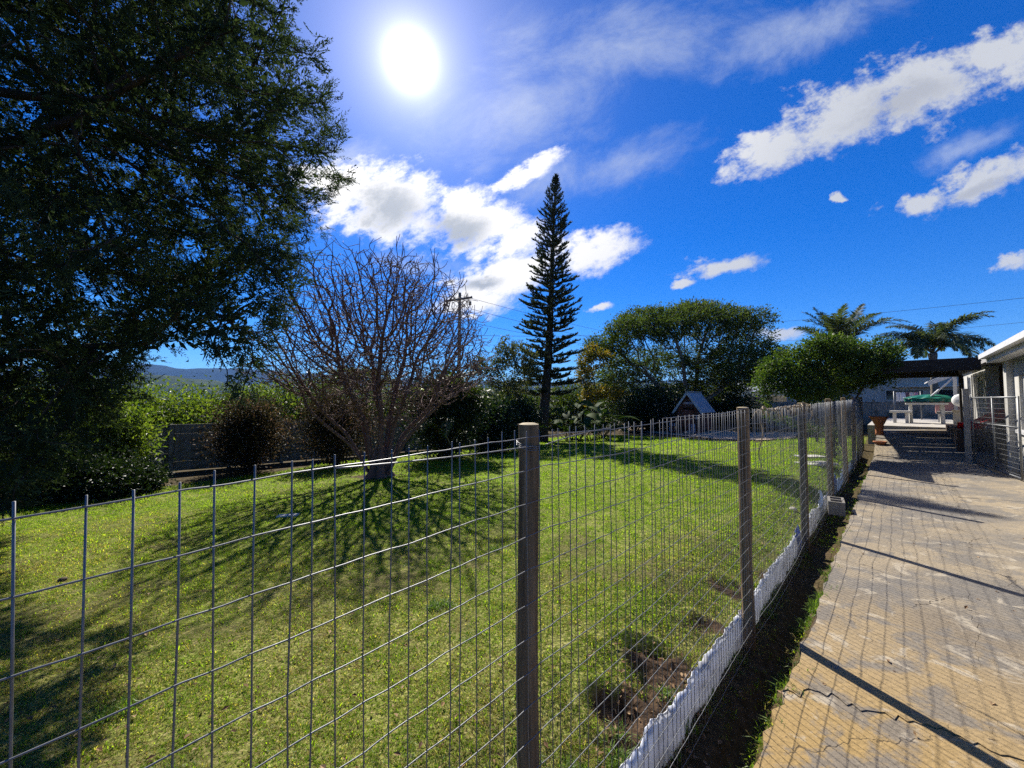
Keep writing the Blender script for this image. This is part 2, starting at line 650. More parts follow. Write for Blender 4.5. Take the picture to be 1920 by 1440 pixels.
# ------------------------------------------------------------------ ground
def build_ground():
    def axis(lo, hi, step, extra):
        a = set(np.round(np.arange(lo, hi + 1e-6, step), 3))
        for l, h, s in extra:
            a |= set(np.round(np.arange(l, h, s), 3))
        far = []
        d = step
        v = hi
        while v < 6000:
            d *= 1.35
            v += d
            far.append(v)
        d = step
        v = lo
        near = []
        while v > -6000:
            d *= 1.35
            v -= d
            near.append(v)
        return np.array(sorted(near) + sorted(a) + far)
    xs = axis(-16, 18, 0.2, [(0.2, 3.0, 0.03)])
    ys = axis(-3, 28, 0.2, [(1.6, 3.9, 0.03)])
    X, Y = np.meshgrid(xs, ys, indexing='ij')
    Z = ground_z(X, Y)
    t, s = ts_of(X, Y)
    V = np.stack([X, Y, Z], -1).reshape(-1, 3)
    n, k = len(xs), len(ys)
    i, j = np.meshgrid(np.arange(n - 1), np.arange(k - 1), indexing='ij')
    a = i * k + j
    Q = np.stack([a, a + k, a + k + 1, a + 1], -1).reshape(-1, 4)
    soil = soil_mask(X, Y)
    lawn = in_poly(X, Y, LAWN_POLY)
    worn = sstep(fbm(X * 1.3, Y * 1.3, 77), 0.54, 0.70) * (1 - sstep(Y, 4, 9))
    soil = np.maximum(soil, 0.55 * worn)
    near = (np.hypot(X, Y) < 45)
    soil = np.where(near & ~lawn, np.maximum(soil, 0.9), soil)
    soil = np.where((s > -0.12) & (s < 0.42) & near, np.maximum(soil, 0.75), soil)
    me = np_mesh('ground', V, Q, attrs={'soil': soil.ravel()})
    m, nn, l = nodes('lawn_ground')
    out = nn.new('ShaderNodeOutputMaterial')
    b = nn.new('ShaderNodeBsdfPrincipled')
    b.inputs['Roughness'].default_value = 0.95
    b.inputs['Specular IOR Level'].default_value = 0.1
    geo = nn.new('ShaderNodeNewGeometry')

    def noise(sc, det=6):
        q = nn.new('ShaderNodeTexNoise')
        q.inputs['Scale'].default_value = sc
        q.inputs['Detail'].default_value = det
        l.new(geo.outputs['Position'], q.inputs['Vector'])
        return q.outputs[0]

    def ramp(fac, cols):
        r = nn.new('ShaderNodeValToRGB')
        e = r.color_ramp.elements
        while len(e) < len(cols):
            e.new(0.5)
        for q, (p, c) in enumerate(cols):
            e[q].position = p
            e[q].color = c4(c)
        l.new(fac, r.inputs[0])
        return r.outputs[0]
    spx = nn.new('ShaderNodeSeparateXYZ')
    l.new(geo.outputs['Position'], spx.inputs[0])
    mrg = nn.new('ShaderNodeMapRange')
    l.new(spx.outputs[1], mrg.inputs[0])
    for q_, v_ in enumerate((2.0, 8.0, 0.15, -0.05)):
        mrg.inputs[q_ + 1].default_value = v_
    adn = nn.new('ShaderNodeMath')
    adn.operation = 'ADD'
    l.new(noise(0.9), adn.inputs[0])
    l.new(mrg.outputs[0], adn.inputs[1])
    g1 = ramp(adn.outputs[0], [(0.35, (0.13, 0.185, 0.012)), (0.52, (0.17, 0.20, 0.022)), (0.68, (0.22, 0.18, 0.07))])
    g2 = ramp(noise(45), [(0.36, (0.045, 0.055, 0.010)), (0.5, (0.15, 0.18, 0.028)), (0.66, (0.31, 0.27, 0.12))])
    mx = nn.new('ShaderNodeMix')
    mx.data_type = 'RGBA'
    mx.inputs[0].default_value = 0.72
    l.new(g1, mx.inputs[6])
    l.new(g2, mx.inputs[7])
    so_ = ramp(noise(22), [(0.3, (0.024, 0.015, 0.009)), (0.55, (0.060, 0.038, 0.023)), (0.75, (0.12, 0.078, 0.048))])
    at = nn.new('ShaderNodeAttribute')
    at.attribute_name = 'soil'
    m2 = nn.new('ShaderNodeMix')
    m2.data_type = 'RGBA'
    l.new(at.outputs['Fac'], m2.inputs[0])
    l.new(mx.outputs[2], m2.inputs[6])
    l.new(so_, m2.inputs[7])
    l.new(m2.outputs[2], b.inputs['Base Color'])
    bp = nn.new('ShaderNodeBump')
    bp.inputs['Strength'].default_value = 0.9
    bp.inputs['Distance'].default_value = 0.03
    l.new(noise(35, 8), bp.inputs['Height'])
    l.new(bp.outputs[0], b.inputs['Normal'])
    l.new(b.outputs[0], out.inputs[0])
    o = obj('ground', me, m)
    tag(o, 'lawn and soil sheet of the sloping garden plot', kind='structure')


build_ground()


def concrete_mat():
    m, n, l = nodes('worn_concrete')
    out = n.new('ShaderNodeOutputMaterial')
    b = n.new('ShaderNodeBsdfPrincipled')
    b.inputs['Roughness'].default_value = 0.85
    b.inputs['Specular IOR Level'].default_value = 0.25
    geo = n.new('ShaderNodeNewGeometry')

    def noise(sc, det=6, rough=0.6, dist=0.0, vec=None):
        q = n.new('ShaderNodeTexNoise')
        q.inputs['Scale'].default_value = sc
        q.inputs['Detail'].default_value = det
        q.inputs['Roughness'].default_value = rough
        q.inputs['Distortion'].default_value = dist
        l.new(vec or geo.outputs['Position'], q.inputs['Vector'])
        return q

    def rng_(x, a, b_, c=0.0, d=1.0):
        q = n.new('ShaderNodeMapRange')
        for i, v in enumerate((a, b_, c, d)):
            q.inputs[i + 1].default_value = v
        l.new(x, q.inputs[0])
        return q.outputs[0]

    def mix(f, a, b_, bt='MIX'):
        q = n.new('ShaderNodeMix')
        q.data_type = 'RGBA'
        q.blend_type = bt
        for s_, x in ((q.inputs[0], f), (q.inputs[6], a), (q.inputs[7], b_)):
            if isinstance(x, (int, float)):
                s_.default_value = x
            elif isinstance(x, tuple):
                s_.default_value = x
            else:
                l.new(x, s_)
        return q.outputs[2]
    buff, grey, ochre, pale = (0.265, 0.215, 0.145, 1), (0.145, 0.132, 0.115, 1), (0.30, 0.20, 0.075, 1), (0.37, 0.32, 0.24, 1)
    c = mix(rng_(noise(0.6, 7, 0.65).outputs[0], 0.43, 0.57), buff, grey)
    # rust-yellow stain on the slab nearest the gate end of the walk
    dp = n.new('ShaderNodeVectorMath')
    dp.operation = 'DISTANCE'
    l.new(geo.outputs['Position'], dp.inputs[0])
    dp.inputs[1].default_value = (1.35, 1.55, 0)
    dn = n.new('ShaderNodeMath')
    dn.operation = 'MULTIPLY_ADD'
    l.new(noise(1.6, 6).outputs[0], dn.inputs[0])
    dn.inputs[1].default_value = 1.4
    l.new(dp.outputs['Value'], dn.inputs[2])
    c = mix(rng_(dn.outputs[0], 1.0, 3.3, 0.95, 0.0), c, ochre)
    c = mix(rng_(noise(3.2, 7, 0.65, 0.6).outputs[0], 0.50, 0.58, 0, 0.8), c, grey)
    c = mix(rng_(noise(4.4, 7, 0.6, 0.9).outputs[0], 0.58, 0.64, 0, 0.7), c, pale)
    c = mix(rng_(noise(55, 3).outputs[0], 0.3, 0.7, 0.72, 1.15), (0, 0, 0, 1), c, 'MIX')
    spk = noise(38, 2, 0.5)
    c = mix(rng_(spk.outputs[0], 0.70, 0.74, 0, 0.75), c, (0.05, 0.04, 0.03, 1))
    # hairline cracks
    wv = noise(2.3, 5, 0.6)
    wa = n.new('ShaderNodeVectorMath')
    wa.operation = 'MULTIPLY_ADD'
    l.new(wv.outputs['Color'], wa.inputs[0])
    wa.inputs[1].default_value = (0.5, 0.5, 0)
    l.new(geo.outputs['Position'], wa.inputs[2])
    vo = n.new('ShaderNodeTexVoronoi')
    vo.feature = 'DISTANCE_TO_EDGE'
    vo.voronoi_dimensions = '2D'
    vo.inputs['Scale'].default_value = 0.85
    l.new(wa.outputs[0], vo.inputs['Vector'])
    hair = rng_(vo.outputs['Distance'], 0.001, 0.006, 0.85, 0)
    hm = n.new('ShaderNodeMath')
    hm.operation = 'MULTIPLY'
    l.new(hair, hm.inputs[0])
    l.new(rng_(noise(1.1, 3).outputs[0], 0.46, 0.58), hm.inputs[1])
    c = mix(hm.outputs[0], c, (0.05, 0.035, 0.022, 1))
    l.new(c, b.inputs['Base Color'])
    hgt = n.new('ShaderNodeMath')
    hgt.operation = 'SUBTRACT'
    l.new(noise(26, 8, 0.65).outputs[0], hgt.inputs[0])
    l.new(hm.outputs[0], hgt.inputs[1])
    bp = n.new('ShaderNodeBump')
    bp.inputs['Strength'].default_value = 0.55
    bp.inputs['Distance'].default_value = 0.012
    l.new(hgt.outputs[0], bp.inputs['Height'])
    l.new(bp.outputs[0], b.inputs['Normal'])
    l.new(b.outputs[0], out.inputs[0])
    return m


CONC = concrete_mat()
SOILD = mat('joint_dirt', (0.05, 0.036, 0.022), (0.09, 0.065, 0.04), 30, 0.95, 0.6, coords='World')


def polyline(a, b, n, jag, seed):
    r = np.random.default_rng(seed)
    k = np.linspace(0, 1, n)
    p = np.asarray(a)[None] * (1 - k[:, None]) + np.asarray(b)[None] * k[:, None]
    d = np.asarray(b, float) - np.asarray(a, float)
    nrm = np.array([-d[1], d[0]]) / (np.hypot(*d) + 1e-9)
    w = np.cumsum(r.normal(0, 1, n))
    w = w - np.linspace(w[0], w[-1], n)
    w = w / (np.abs(w).max() + 1e-9)
    fine = r.normal(0, 1, n) * jag * 0.16
    fine[0] = fine[-1] = 0
    return p + nrm[None] * (w * jag + fine)[:, None]


def build_drive():
    # a bed of dirt under the slabs shows in the joints
    S0, S1 = 0.345, 2.56
    tt = np.arange(-4, 18.01, 0.5)
    mb = MB()
    V, Q = [], []
    for i, t in enumerate(tt):
        for s in (S0 + 0.02, S1):
            p = TS(t, s)
            V.append((p[0], p[1], p[2] + 0.017))
    for i in range(len(tt) - 1):
        Q.append([2 * i, 2 * i + 1, 2 * i + 3, 2 * i + 2])
    mb.add(V, Q)
    base = mb.build('driveway', SOILD)
    tag(base, 'cracked concrete driveway between mesh fence and house', kind='structure')
    # cross joints: (t at fence side, t at house side, jaggedness)
    J = [(-4, -4, 0), (-1.0, -0.9, 0.02), (1.72, 2.35, 0.11), (5.10, 5.42, 0.012), (8.33, 8.62, 0.008), (11.4, 11.6, 0.008), (14.2, 14.3, 0.0), (16.1, 16.2, 0.0), (18.0, 18.0, 0)]
    joints = []
    for i, (a, b, jag) in enumerate(J):
        joints.append(polyline((a, S0), (b, S1), 90, jag, 40 + i))
    splits = {0: 1.3, 1: 1.2, 2: 1.14, 3: 1.7, 4: 1.5}

    def piece(outline, seed):
        pts = np.array(outline)
        c = pts.mean(0)
        # pull in by half a joint
        d = c - pts
        pts = pts + d / (np.linalg.norm(d, axis=1)[:, None] + 1e-9) * 0.0016
        bm = bmesh.new()
        lift = random.Random(seed).uniform(-0.003, 0.004)
        vs = []
        for (t, s) in pts:
            p = TS(t, s, 0.03 + lift)
            vs.append(bm.verts.new(p))
        f = bm.faces.new(vs)
        if f.normal.z < 0:
            f.normal_flip()
        ext = bmesh.ops.extrude_face_region(bm, geom=[f])
        bmesh.ops.translate(bm, verts=[v for v in ext['geom'] if isinstance(v, bmesh.types.BMVert)], vec=(0, 0, 0))
        low = [v for v in vs]
        for v in low:
            v.co.z -= 0.07
        bmesh.ops.triangulate(bm, faces=bm.faces[:], quad_method='BEAUTY', ngon_method='EAR_CLIP')
        bmesh.ops.recalc_face_normals(bm, faces=bm.faces[:])
        me = bpy.data.meshes.new('slab')
        bm.to_mesh(me)
        bm.free()
        obj('slab', me, CONC, base)

    def dense(pl, lo, hi):
        return [tuple(p) for p in pl if lo < p[1] < hi]

    def at(pl, s):
        i = int(np.argmin(np.abs(pl[:, 1] - s)))
        return tuple(pl[i])
    rs = np.random.default_rng(5)
    for i in range(len(J) - 1):
        lo, hi = joints[i], joints[i + 1]
        if i in splits:
            s = splits[i]
            a, b = at(lo, s), at(hi, s)
            cr = polyline(a, b, 80, 0.09, 70 + i)
            cr = [tuple(p) for p in cr]
            left = [tuple(p) for p in lo if p[1] < a[1] - 1e-6] + cr + [tuple(p) for p in hi[::-1] if p[1] < b[1] - 1e-6]
            # ragged fence edge
            tl = np.linspace(hi[0][0], lo[0][0], 30)[1:-1]
            left += [(t, S0 + 0.05 * (rs.random() - 0.3)) for t in tl]
            right = cr[::-1] + [tuple(p) for p in lo if p[1] > a[1] + 1e-6]
            right += [(t, S1) for t in np.linspace(lo[-1][0], hi[-1][0], 12)[1:-1]]
            right += [tuple(p) for p in hi[::-1] if p[1] > b[1] + 1e-6]
            piece(left, i)
            piece(right, i + 50)
        else:
            tl = np.linspace(hi[0][0], lo[0][0], 30)[1:-1]
            out = [tuple(p) for p in lo] + [(t, S1) for t in np.linspace(lo[-1][0], hi[-1][0], 12)[1:-1]] + [tuple(p) for p in hi[::-1]] + [(t, S0 + 0.04 * (rs.random() - 0.3)) for t in tl]
            piece(out, i + 90)


build_drive()


def sheet(name, px_poly, matl, lift, label):
    pts = [G(px, py) for px, py in px_poly]
    bm = bmesh.new()
    vs = [bm.verts.new((p[0], p[1], float(ground_z(p[0], p[1])) + lift)) for p in pts]
    f = bm.faces.new(vs)
    bmesh.ops.triangulate(bm, faces=[f])
    bmesh.ops.subdivide_edges(bm, edges=bm.edges[:], cuts=3, use_grid_fill=True)
    for v in bm.verts:
        v.co.z = float(ground_z(v.co.x, v.co.y)) + lift
    me = bpy.data.meshes.new(name)
    bm.to_mesh(me)
    bm.free()
    o = obj(name, me, matl)
    if sum(p.normal.z for p in me.polygons) < 0:
        me.flip_normals()
    tag(o, label, kind='structure')
    return o


SAND = mat('path_sand', (0.40, 0.31, 0.22), (0.28, 0.22, 0.16), 14, 0.95, 0.5, bscale=60, coords='World')
sheet('path', [(1090, 803), (1140, 793), (1205, 795), (1300, 806), (1400, 812), (1500, 812), (1490, 823), (1420, 827), (1350, 825), (1280, 818), (1200, 811), (1150, 808)], SAND, 0.045, 'sandy path curving past the playhouse')


def build_hills():
    for (dist, tops, name, cols, lab) in (
            (3600, [(-1200, 704), (-400, 700), (0, 690), (260, 686), (330, 690), (420, 693), (560, 700), (700, 710), (900, 716), (1200, 716), (1600, 712), (2200, 705), (3200, 700)], 'hills', ((0.018, 0.027, 0.020), (0.035, 0.045, 0.032)), 'distant bluish ridge on the horizon'),
            (1500, [(-1200, 735), (0, 722), (270, 703), (330, 706), (400, 714), (500, 722), (640, 730), (900, 735), (1300, 732), (1900, 725), (3200, 720)], 'hills', ((0.030, 0.045, 0.018), (0.085, 0.095, 0.042)), 'wooded valley slope before the far ridge')):
        azs = np.linspace(-75, 70, 160)
        px = 960 + 720 * np.tan(np.radians(azs))
        top = np.interp(px, [a for a, b in tops], [b for a, b in tops])
        el = (750 - top) / 720 * np.cos(np.radians(azs))
        V, Q = [], []
        rows = 14
        for i, a in enumerate(azs):
            ca, sa = math.cos(R(a)), math.sin(R(a))
            for k in range(rows):
                f = k / (rows - 1)
                d = dist * (0.72 + 0.28 * f)
                zt = EYE + dist * el[i]
                z = -75 + (zt + 75) * (math.sin(f * math.pi / 2) ** 1.3)
                z += (float(fbm(i * 0.32, k * 0.5, 21 + int(dist))) - 0.5) * dist * 0.010 * (0.4 + f)
                V.append((d * sa, d * ca, z))
            # back slope
            V.append((dist * 1.2 * sa, dist * 1.2 * ca, -80))
        rr = rows + 1
        for i in range(len(azs) - 1):
            for k in range(rr - 1):
                Q.append([i * rr + k, (i + 1) * rr + k, (i + 1) * rr + k + 1, i * rr + k + 1])
        hm = mat('hill_bush', cols[0], cols[1], 0.012 if dist > 2000 else 0.03, 1.0, coords='World', spec=0.0)
        o = obj(name, np_mesh(name, V, Q), hm)
        tag(o, lab, kind='structure')


build_hills()

# ------------------------------------------------------------------ wire fence
GALV = mat('galvanised_wire', (0.20, 0.205, 0.21), (0.14, 0.145, 0.15), 60, 0.5, spec=0.4, metal=0.6, coords='World')
POST = mat('weathered_post', (0.075, 0.045, 0.022), (0.28, 0.19, 0.10), 4, 0.85, 0.9, stretch=(9, 9, 0.5), c3=(0.05, 0.042, 0.03), s3=0.5)
POSTTOP = mat('sawn_post_end', (0.42, 0.34, 0.20), (0.30, 0.24, 0.14), 30, 0.8)


def ftop(t):
    t = np.asarray(t, float)
    return np.where(t > 0, 1.537 + 0.0085 * t, 1.537 + 0.038 * t) - 0.006 * np.sin(np.clip(t, 0, 99) * 2.54) ** 2


def fbase(t):
    p = P1 + t * E1
    return gz(p[0], p[1]) - 0.20


def build_fence():
    z0 = float(fbase(0))
    F = thing('wire_fence', 'galvanised welded wire mesh fence on round wooden posts along the drive', 'fence', (P1[0], P1[1], 0), R(45))
    # local frame: x along the fence, -y towards the house
    posts = [(-2.5, 1.57, 0.034), (0.0, 1.572, 0.0335), (2.47, 1.592, 0.041), (5.07, 1.61, 0.042), (7.67, 1.668, 0.043), (10.4, 1.70, 0.043), (13.0, 1.72, 0.045), (16.3, 1.74, 0.05)]
    for i, (t, top, r) in enumerate(posts):
        mb = MB()
        zb = float(fbase(t)) - 0.25
        zz = np.linspace(zb, top, 16)
        lean = [(0, 0), (0, 0), (-0.012, 0), (-0.01, 0), (0.004, 0), (0.0, 0), (0, 0), (0.01, 0)][i]
        pts = np.stack([t + lean[0] * (zz - zb) + 0.004 * np.sin(zz * 5 + i), 0.003 * np.cos(zz * 4 + i * 2), zz], -1)
        mb.tube(pts, r * (1.03 - 0.05 * (zz - zb) / (top - zb)), 20, cap=False)
        po = mb.build('post', POST, F, smooth=True)
        e = MB()
        e.lathe([(r * 0.985, -0.0005), (r * 0.6, 0.004), (0.0005, 0.003)], (pts[-1][0], pts[-1][1], top), 20)
        e.build('post_end', POSTTOP, po)
    # upright wires, one object each for the nearest 300
    variants = []
    for k in range(7):
        r = np.random.default_rng(90 + k)
        zz = np.linspace(0, 1.0, 9)
        mb = MB()
        x = r.normal(0, 0.0016, 9)
        y = r.normal(0, 0.0016, 9)
        mb.tube(np.stack([x, y, zz * 1.6], -1), 0.00165, 6)
        variants.append(mb.mesh('upright_wire', None, True))
        variants[-1].materials.append(GALV)
    tts = np.arange(-1.685, 16.2, 0.05)
    far = MB()
    rl = np.random.default_rng(3)
    for i, t in enumerate(tts):
        top = float(ftop(t)) + 0.020 + rl.normal(0, 0.003)
        bot = float(fbase(t)) + 0.02
        yo = -0.0395 - 0.006 * math.sin(t * 2.3)
        lean = rl.normal(0, 0.004) - (0.010 if t < 0 else 0)
        if i < 300:
            o = bpy.data.objects.new('upright_wire', variants[i % 7])
            o.location = (t + rl.normal(0, 0.002), yo, bot)
            o.scale = (1, 1, (top - bot) / 1.6)
            o.rotation_euler = (rl.normal(0, 0.003), lean, 0)
            link(o, F)
        else:
            far.tube([[t, yo, bot], [t, yo, top]], 0.0019, 5)
    o = far.build('upright_wires', GALV, F, smooth=True)
    o['kind'] = 'stuff'
    # line wires
    rows = 18
    for k in range(rows):
        t = np.arange(-1.72, 16.25, 0.025)
        amp = 0.003 + 0.011 * sstep(t, 1.6, 3.0) * (0.35 + 0.65 * sstep(k, 2, 7))
        wav = (vnoise(t * 2.6, np.full_like(t, k * 0.31), 5) - 0.5) * 2 * amp + (vnoise(t * 20, np.full_like(t, 0.0), 8 + k) - 0.5) * 0.0035
        z = ftop(t) - 0.1 * k - 0.006 * k * np.clip(t, 0, 3) / 30 + wav
        y = -0.0435 - 0.006 * np.sin(t * 2.3) + (vnoise(t * 20, np.full_like(t, 3.0), 18 + k) - 0.5) * 0.003
        # crimp round the posts
        for (pt, _, pr) in posts:
            z = z + 0.010 * np.exp(-((t - pt - 0.05) / 0.05) ** 2) * (1 if k % 2 else -0.6) * (0.4 if pt == 0 else 1)
        mb = MB()
        mb.tube(np.stack([t, y, z], -1), 0.00155, 5)
        mb.build('line_wire', GALV, F, smooth=True)
    # straining wire tied at the first posts
    for (a, b, za, zb, dip) in ((-0.62, -0.03, 0.0, -0.028, -0.004), (0.03, 0.42, -0.03, 0.004, 0.006), (0.9, 2.43, 0.02, 0.035, -0.012)):
        x = np.linspace(a, b, 24)
        k = np.linspace(0, 1, 24)
        z = ftop(x) + za * (1 - k) + zb * k + dip * np.sin(k * math.pi)
        mb = MB()
        mb.tube(np.stack([x, np.full(24, -0.047), z], -1), 0.0018, 5)
        mb.build('straining_wire', GALV, F, smooth=True)
    mb = MB()
    for q in range(3):
        th = np.linspace(0, 2 * math.pi, 24)
        mb.tube(np.stack([0.037 * np.cos(th), 0.037 * np.sin(th), 1.50 + 0.006 * q + 0.01 * np.sin(th)], -1), 0.0016, 5)
    mb.build('tie_wire', GALV, F, smooth=True)
    return F


FENCE = build_fence()

# withered creeper on the top wire between second and third posts
DRY = mat('dry_creeper', (0.34, 0.27, 0.17), (0.22, 0.16, 0.10), 20, 0.9)


def build_creeper():
    r = np.random.default_rng(8)
    T = thing('withered_creeper', 'withered pale creeper stem hanging along the top wire of the mesh fence', 'creeper', TS(4.0, 0.04, 1.5), R(45))
    base = np.array(T.location)
    mb = MB()
    t = np.linspace(2.75, 5.5, 90)
    z = ftop(t) + 0.012 + 0.012 * np.sin(t * 9) + (vnoise(t * 8, t * 0, 4) - 0.5) * 0.03
    pts = np.stack([t - 4.0, 0.02 * np.sin(t * 13), z - base[2]], -1)
    mb.tube(pts, 0.006, 5)
    for q in range(46):
        a = r.uniform(2.8, 5.5)
        L = r.uniform(0.03, 0.13)
        k = np.linspace(0, 1, 5)
        za = float(ftop(a)) + 0.01 - base[2]
        mb.tube(np.stack([a - 4.0 + r.normal(0, .03) * k, r.normal(0, .03) * k, za - L * k + 0.03 * np.sin(k * 3)], -1), 0.004 * (1 - 0.5 * k), 4)
    for (a, L) in ((2.80, 0.52), (5.45, 0.32)):
        k = np.linspace(0, 1, 20)
        mb.tube(np.stack([a - 4.0 + 0.02 * np.sin(k * 11), 0.02 * np.cos(k * 9), float(ftop(a)) - base[2] - L * k], -1), 0.006 - 0.003 * k, 5)
    mb.build('stem', DRY, T, smooth=True)


build_creeper()

# white and blue cloth woven along the foot of the mesh
CLOTHW = leaf_mat('white_sheeting', [(0.50, 0.50, 0.50), (0.70, 0.72, 0.76), (0.76, 0.78, 0.82)], 0.30, 0.6, 0.2, (1, 1, 1.05))
CLOTHB = leaf_mat('blue_plastic', [(0.05, 0.13, 0.42), (0.10, 0.22, 0.55)], 0.35, 0.4, 0.4, (1, 1, 1.2))
CLOTHL = leaf_mat('pale_blue_plastic', [(0.38, 0.52, 0.72), (0.5, 0.62, 0.78)], 0.35, 0.45, 0.4, (1, 1, 1.1))


def cloth(name, label, cat, t0, t1, hfun, matl, group=None, zoff=0.0, seed=0, thick=0.004):
    r = np.random.default_rng(seed)
    n = max(12, int((t1 - t0) / 0.014))
    t = np.linspace(t0, t1, n)
    T = thing(name, label, cat, TS(t0, -0.02, -0.13), R(45), group)
    base = T.location
    rows = 12
    V, rnd = [], []
    zt = np.array([hfun(a) for a in t])
    zb = np.array([fbase(a) - 0.05 for a in t])
    for k in range(rows):
        f = k / (rows - 1)
        z = zb + (zt - zb) * min(1.0, f * 1.12) + zoff
        y = 0.026 + 0.05 * (fbm(t * 6, t * 0 + f * 1.5, seed, 5) - 0.5) + 0.02 * (vnoise(t * 28, t * 0 + f * 2.0, seed + 3) - 0.5)
        y = np.maximum(y, 0.002)
        if f * 1.12 > 1:      # the hem folds back over the top
            y = y + 0.02
            z = z - 0.012
        V.append(np.stack([t - t0, y, z - base[2]], -1))
    V = np.stack(V, 1).reshape(-1, 3)
    i, j = np.meshgrid(np.arange(n - 1), np.arange(rows - 1), indexing='ij')
    a = i * rows + j
    Q = np.stack([a, a + rows, a + rows + 1, a + 1], -1).reshape(-1, 4)
    dirt = np.clip(fbm(V[:, 0] * 9, V[:, 2] * 22, seed + 5) * 1.5 - 0.2, 0, 1)
    me = np_mesh('sheet', V, Q, attrs={'rnd': dirt})
    o = obj('sheet', me, matl, T)
    sol = o.modifiers.new('thickness', 'SOLIDIFY')
    sol.thickness = thick
    return T


def hw(amp, h, seed):
    return lambda t: float(fbase(t)) + h + 2.0 * amp * (float(fbm(np.array(t * 1.5), np.array(seed * 1.3), seed, 5)) - 0.5) + 0.012 * (float(vnoise(np.array(t * 9.0), np.array(seed * 2.3), seed + 9)) - 0.5)


cloth('white_sheeting', 'white sheeting woven through the fence foot before the second post', 'sheeting', -1.5, 2.45, hw(0.07, 0.245, 2), CLOTHW, 'sheeting along the fence foot', seed=2)
cloth('white_sheeting', 'white sheeting at the fence foot between second and third posts', 'sheeting', 2.42, 5.0, hw(0.07, 0.235, 3), CLOTHW, 'sheeting along the fence foot', seed=3)
cloth('white_sheeting', 'dull white sheeting at the fence foot beyond the third post', 'sheeting', 5.02, 7.6, hw(0.08, 0.23, 4), CLOTHW, 'sheeting along the fence foot', seed=4)
cloth('pale_blue_sheeting', 'pale blue sheeting at the fence foot beyond the fourth post', 'sheeting', 7.62, 15.5, hw(0.10, 0.21, 6), CLOTHL, 'sheeting along the fence foot', seed=6)
cloth('blue_bag', 'dark blue plastic bag bunched behind the third fence post', 'plastic bag', 4.72, 5.02, lambda t: float(fbase(t)) + 0.36 - 1.0 * abs(t - 4.88), CLOTHB, 'plastic bags caught in the fence', seed=7)
cloth('pale_blue_bag', 'pale blue plastic bag caught at the fourth fence post', 'plastic bag', 6.75, 7.15, lambda t: float(fbase(t)) + 0.44 - 1.1 * abs(t - 6.95), CLOTHL, 'plastic bags caught in the fence', seed=8)
cloth('blue_bag', 'blue plastic bag in the far foot of the mesh fence', 'plastic bag', 8.75, 9.15, lambda t: float(fbase(t)) + 0.42 - 0.9 * abs(t - 8.95), CLOTHB, 'plastic bags caught in the fence', seed=9)

# dark shade cloth flap on the far end of the fence
SHADE = leaf_mat('shade_cloth', [(0.045, 0.05, 0.052), (0.07, 0.075, 0.075)], 0.25, 0.8, 0.1, (1, 1, 1))


def build_flap():
    T = thing('shade_cloth', 'dark shade cloth flap sagging behind the far fence mesh', 'shade cloth', TS(10.6, -0.06, 0), R(45))
    b = T.location
    n, rows = 40, 14
    t = np.linspace(10.6, 13.0, n)
    V = []
    for k in range(rows):
        f = k / (rows - 1)
        zt = 1.55
        zb = 0.35 + 0.9 * np.abs((t - 11.9) / 1.3) ** 1.3
        z = zb + (zt - zb) * f
        y = 0.07 + 0.05 * np.sin(t * 4 + f * 3) * (1 - f)
        V.append(np.stack([t - 10.6, y, z], -1))
    V = np.stack(V, 1).reshape(-1, 3)
    i, j = np.meshgrid(np.arange(n - 1), np.arange(rows - 1), indexing='ij')
    a = i * rows + j
    o = obj('sheet', np_mesh('sheet', V, np.stack([a, a + rows, a + rows + 1, a + 1], -1).reshape(-1, 4), attrs={'rnd': np.random.default_rng(1).random(len(V))}), SHADE, T)
    sol = o.modifiers.new('thickness', 'SOLIDIFY')
    sol.thickness = 0.004


build_flap()

# ------------------------------------------------------------------ plants: growth helpers
def colonize(nodes0, par0, A, step, kill, infl, iters=90, bias=(0, 0, 0), jit=0.15, seed=0, maxn=9000):
    r = np.random.default_rng(seed)
    P = [np.asarray(p, float) for p in nodes0]
    par = list(par0)
    A = np.asarray(A, float)
    Pn = np.array(P)
    D = np.linalg.norm(A[:, None] - Pn[None], axis=2)
    ni = D.argmin(1)
    nd = D.min(1)
    bias = np.asarray(bias, float)
    cnt = np.zeros(len(P), int)
    for it in range(iters):
        act = nd < infl
        if not act.any() or len(P) > maxn:
            break
        Pn = np.array(P)
        d = A[act] - Pn[ni[act]]
        d /= np.linalg.norm(d, axis=1)[:, None] + 1e-9
        S = np.zeros((len(P), 3))
        np.add.at(S, ni[act], d)
        idx = np.unique(ni[act])
        idx = idx[cnt[idx] < 4]
        if len(idx) == 0:
            break
        S = S[idx]
        S /= np.linalg.norm(S, axis=1)[:, None] + 1e-9
        S = S + bias + r.normal(0, jit, S.shape)
        S /= np.linalg.norm(S, axis=1)[:, None] + 1e-9
        new = Pn[idx] + S * step
        cnt[idx] += 1
        n0 = len(P)
        P.extend(list(new))
        par.extend([int(k) for k in idx])
        cnt = np.concatenate([cnt, np.zeros(len(new), int)])
        D = np.linalg.norm(A[:, None] - new[None], axis=2)
        mi = D.argmin(1)
        md = D.min(1)
        b = md < nd
        ni[b] = mi[b] + n0
        nd[b] = md[b]
        keep = nd > kill
        A, ni, nd = A[keep], ni[keep], nd[keep]
        if len(A) == 0:
            break
    return np.array(P), np.array(par)


def radii(par, tip, power=2.3, cap=None):
    n = len(par)
    acc = np.zeros(n)
    kids = np.zeros(n, int)
    for i in range(n):
        if par[i] >= 0:
            kids[par[i]] += 1
    for i in range(n - 1, -1, -1):
        if kids[i] == 0:
            acc[i] += tip ** power
        if par[i] >= 0:
            acc[par[i]] += acc[i]
    r = acc ** (1 / power)
    return np.minimum(r, cap) if cap else r


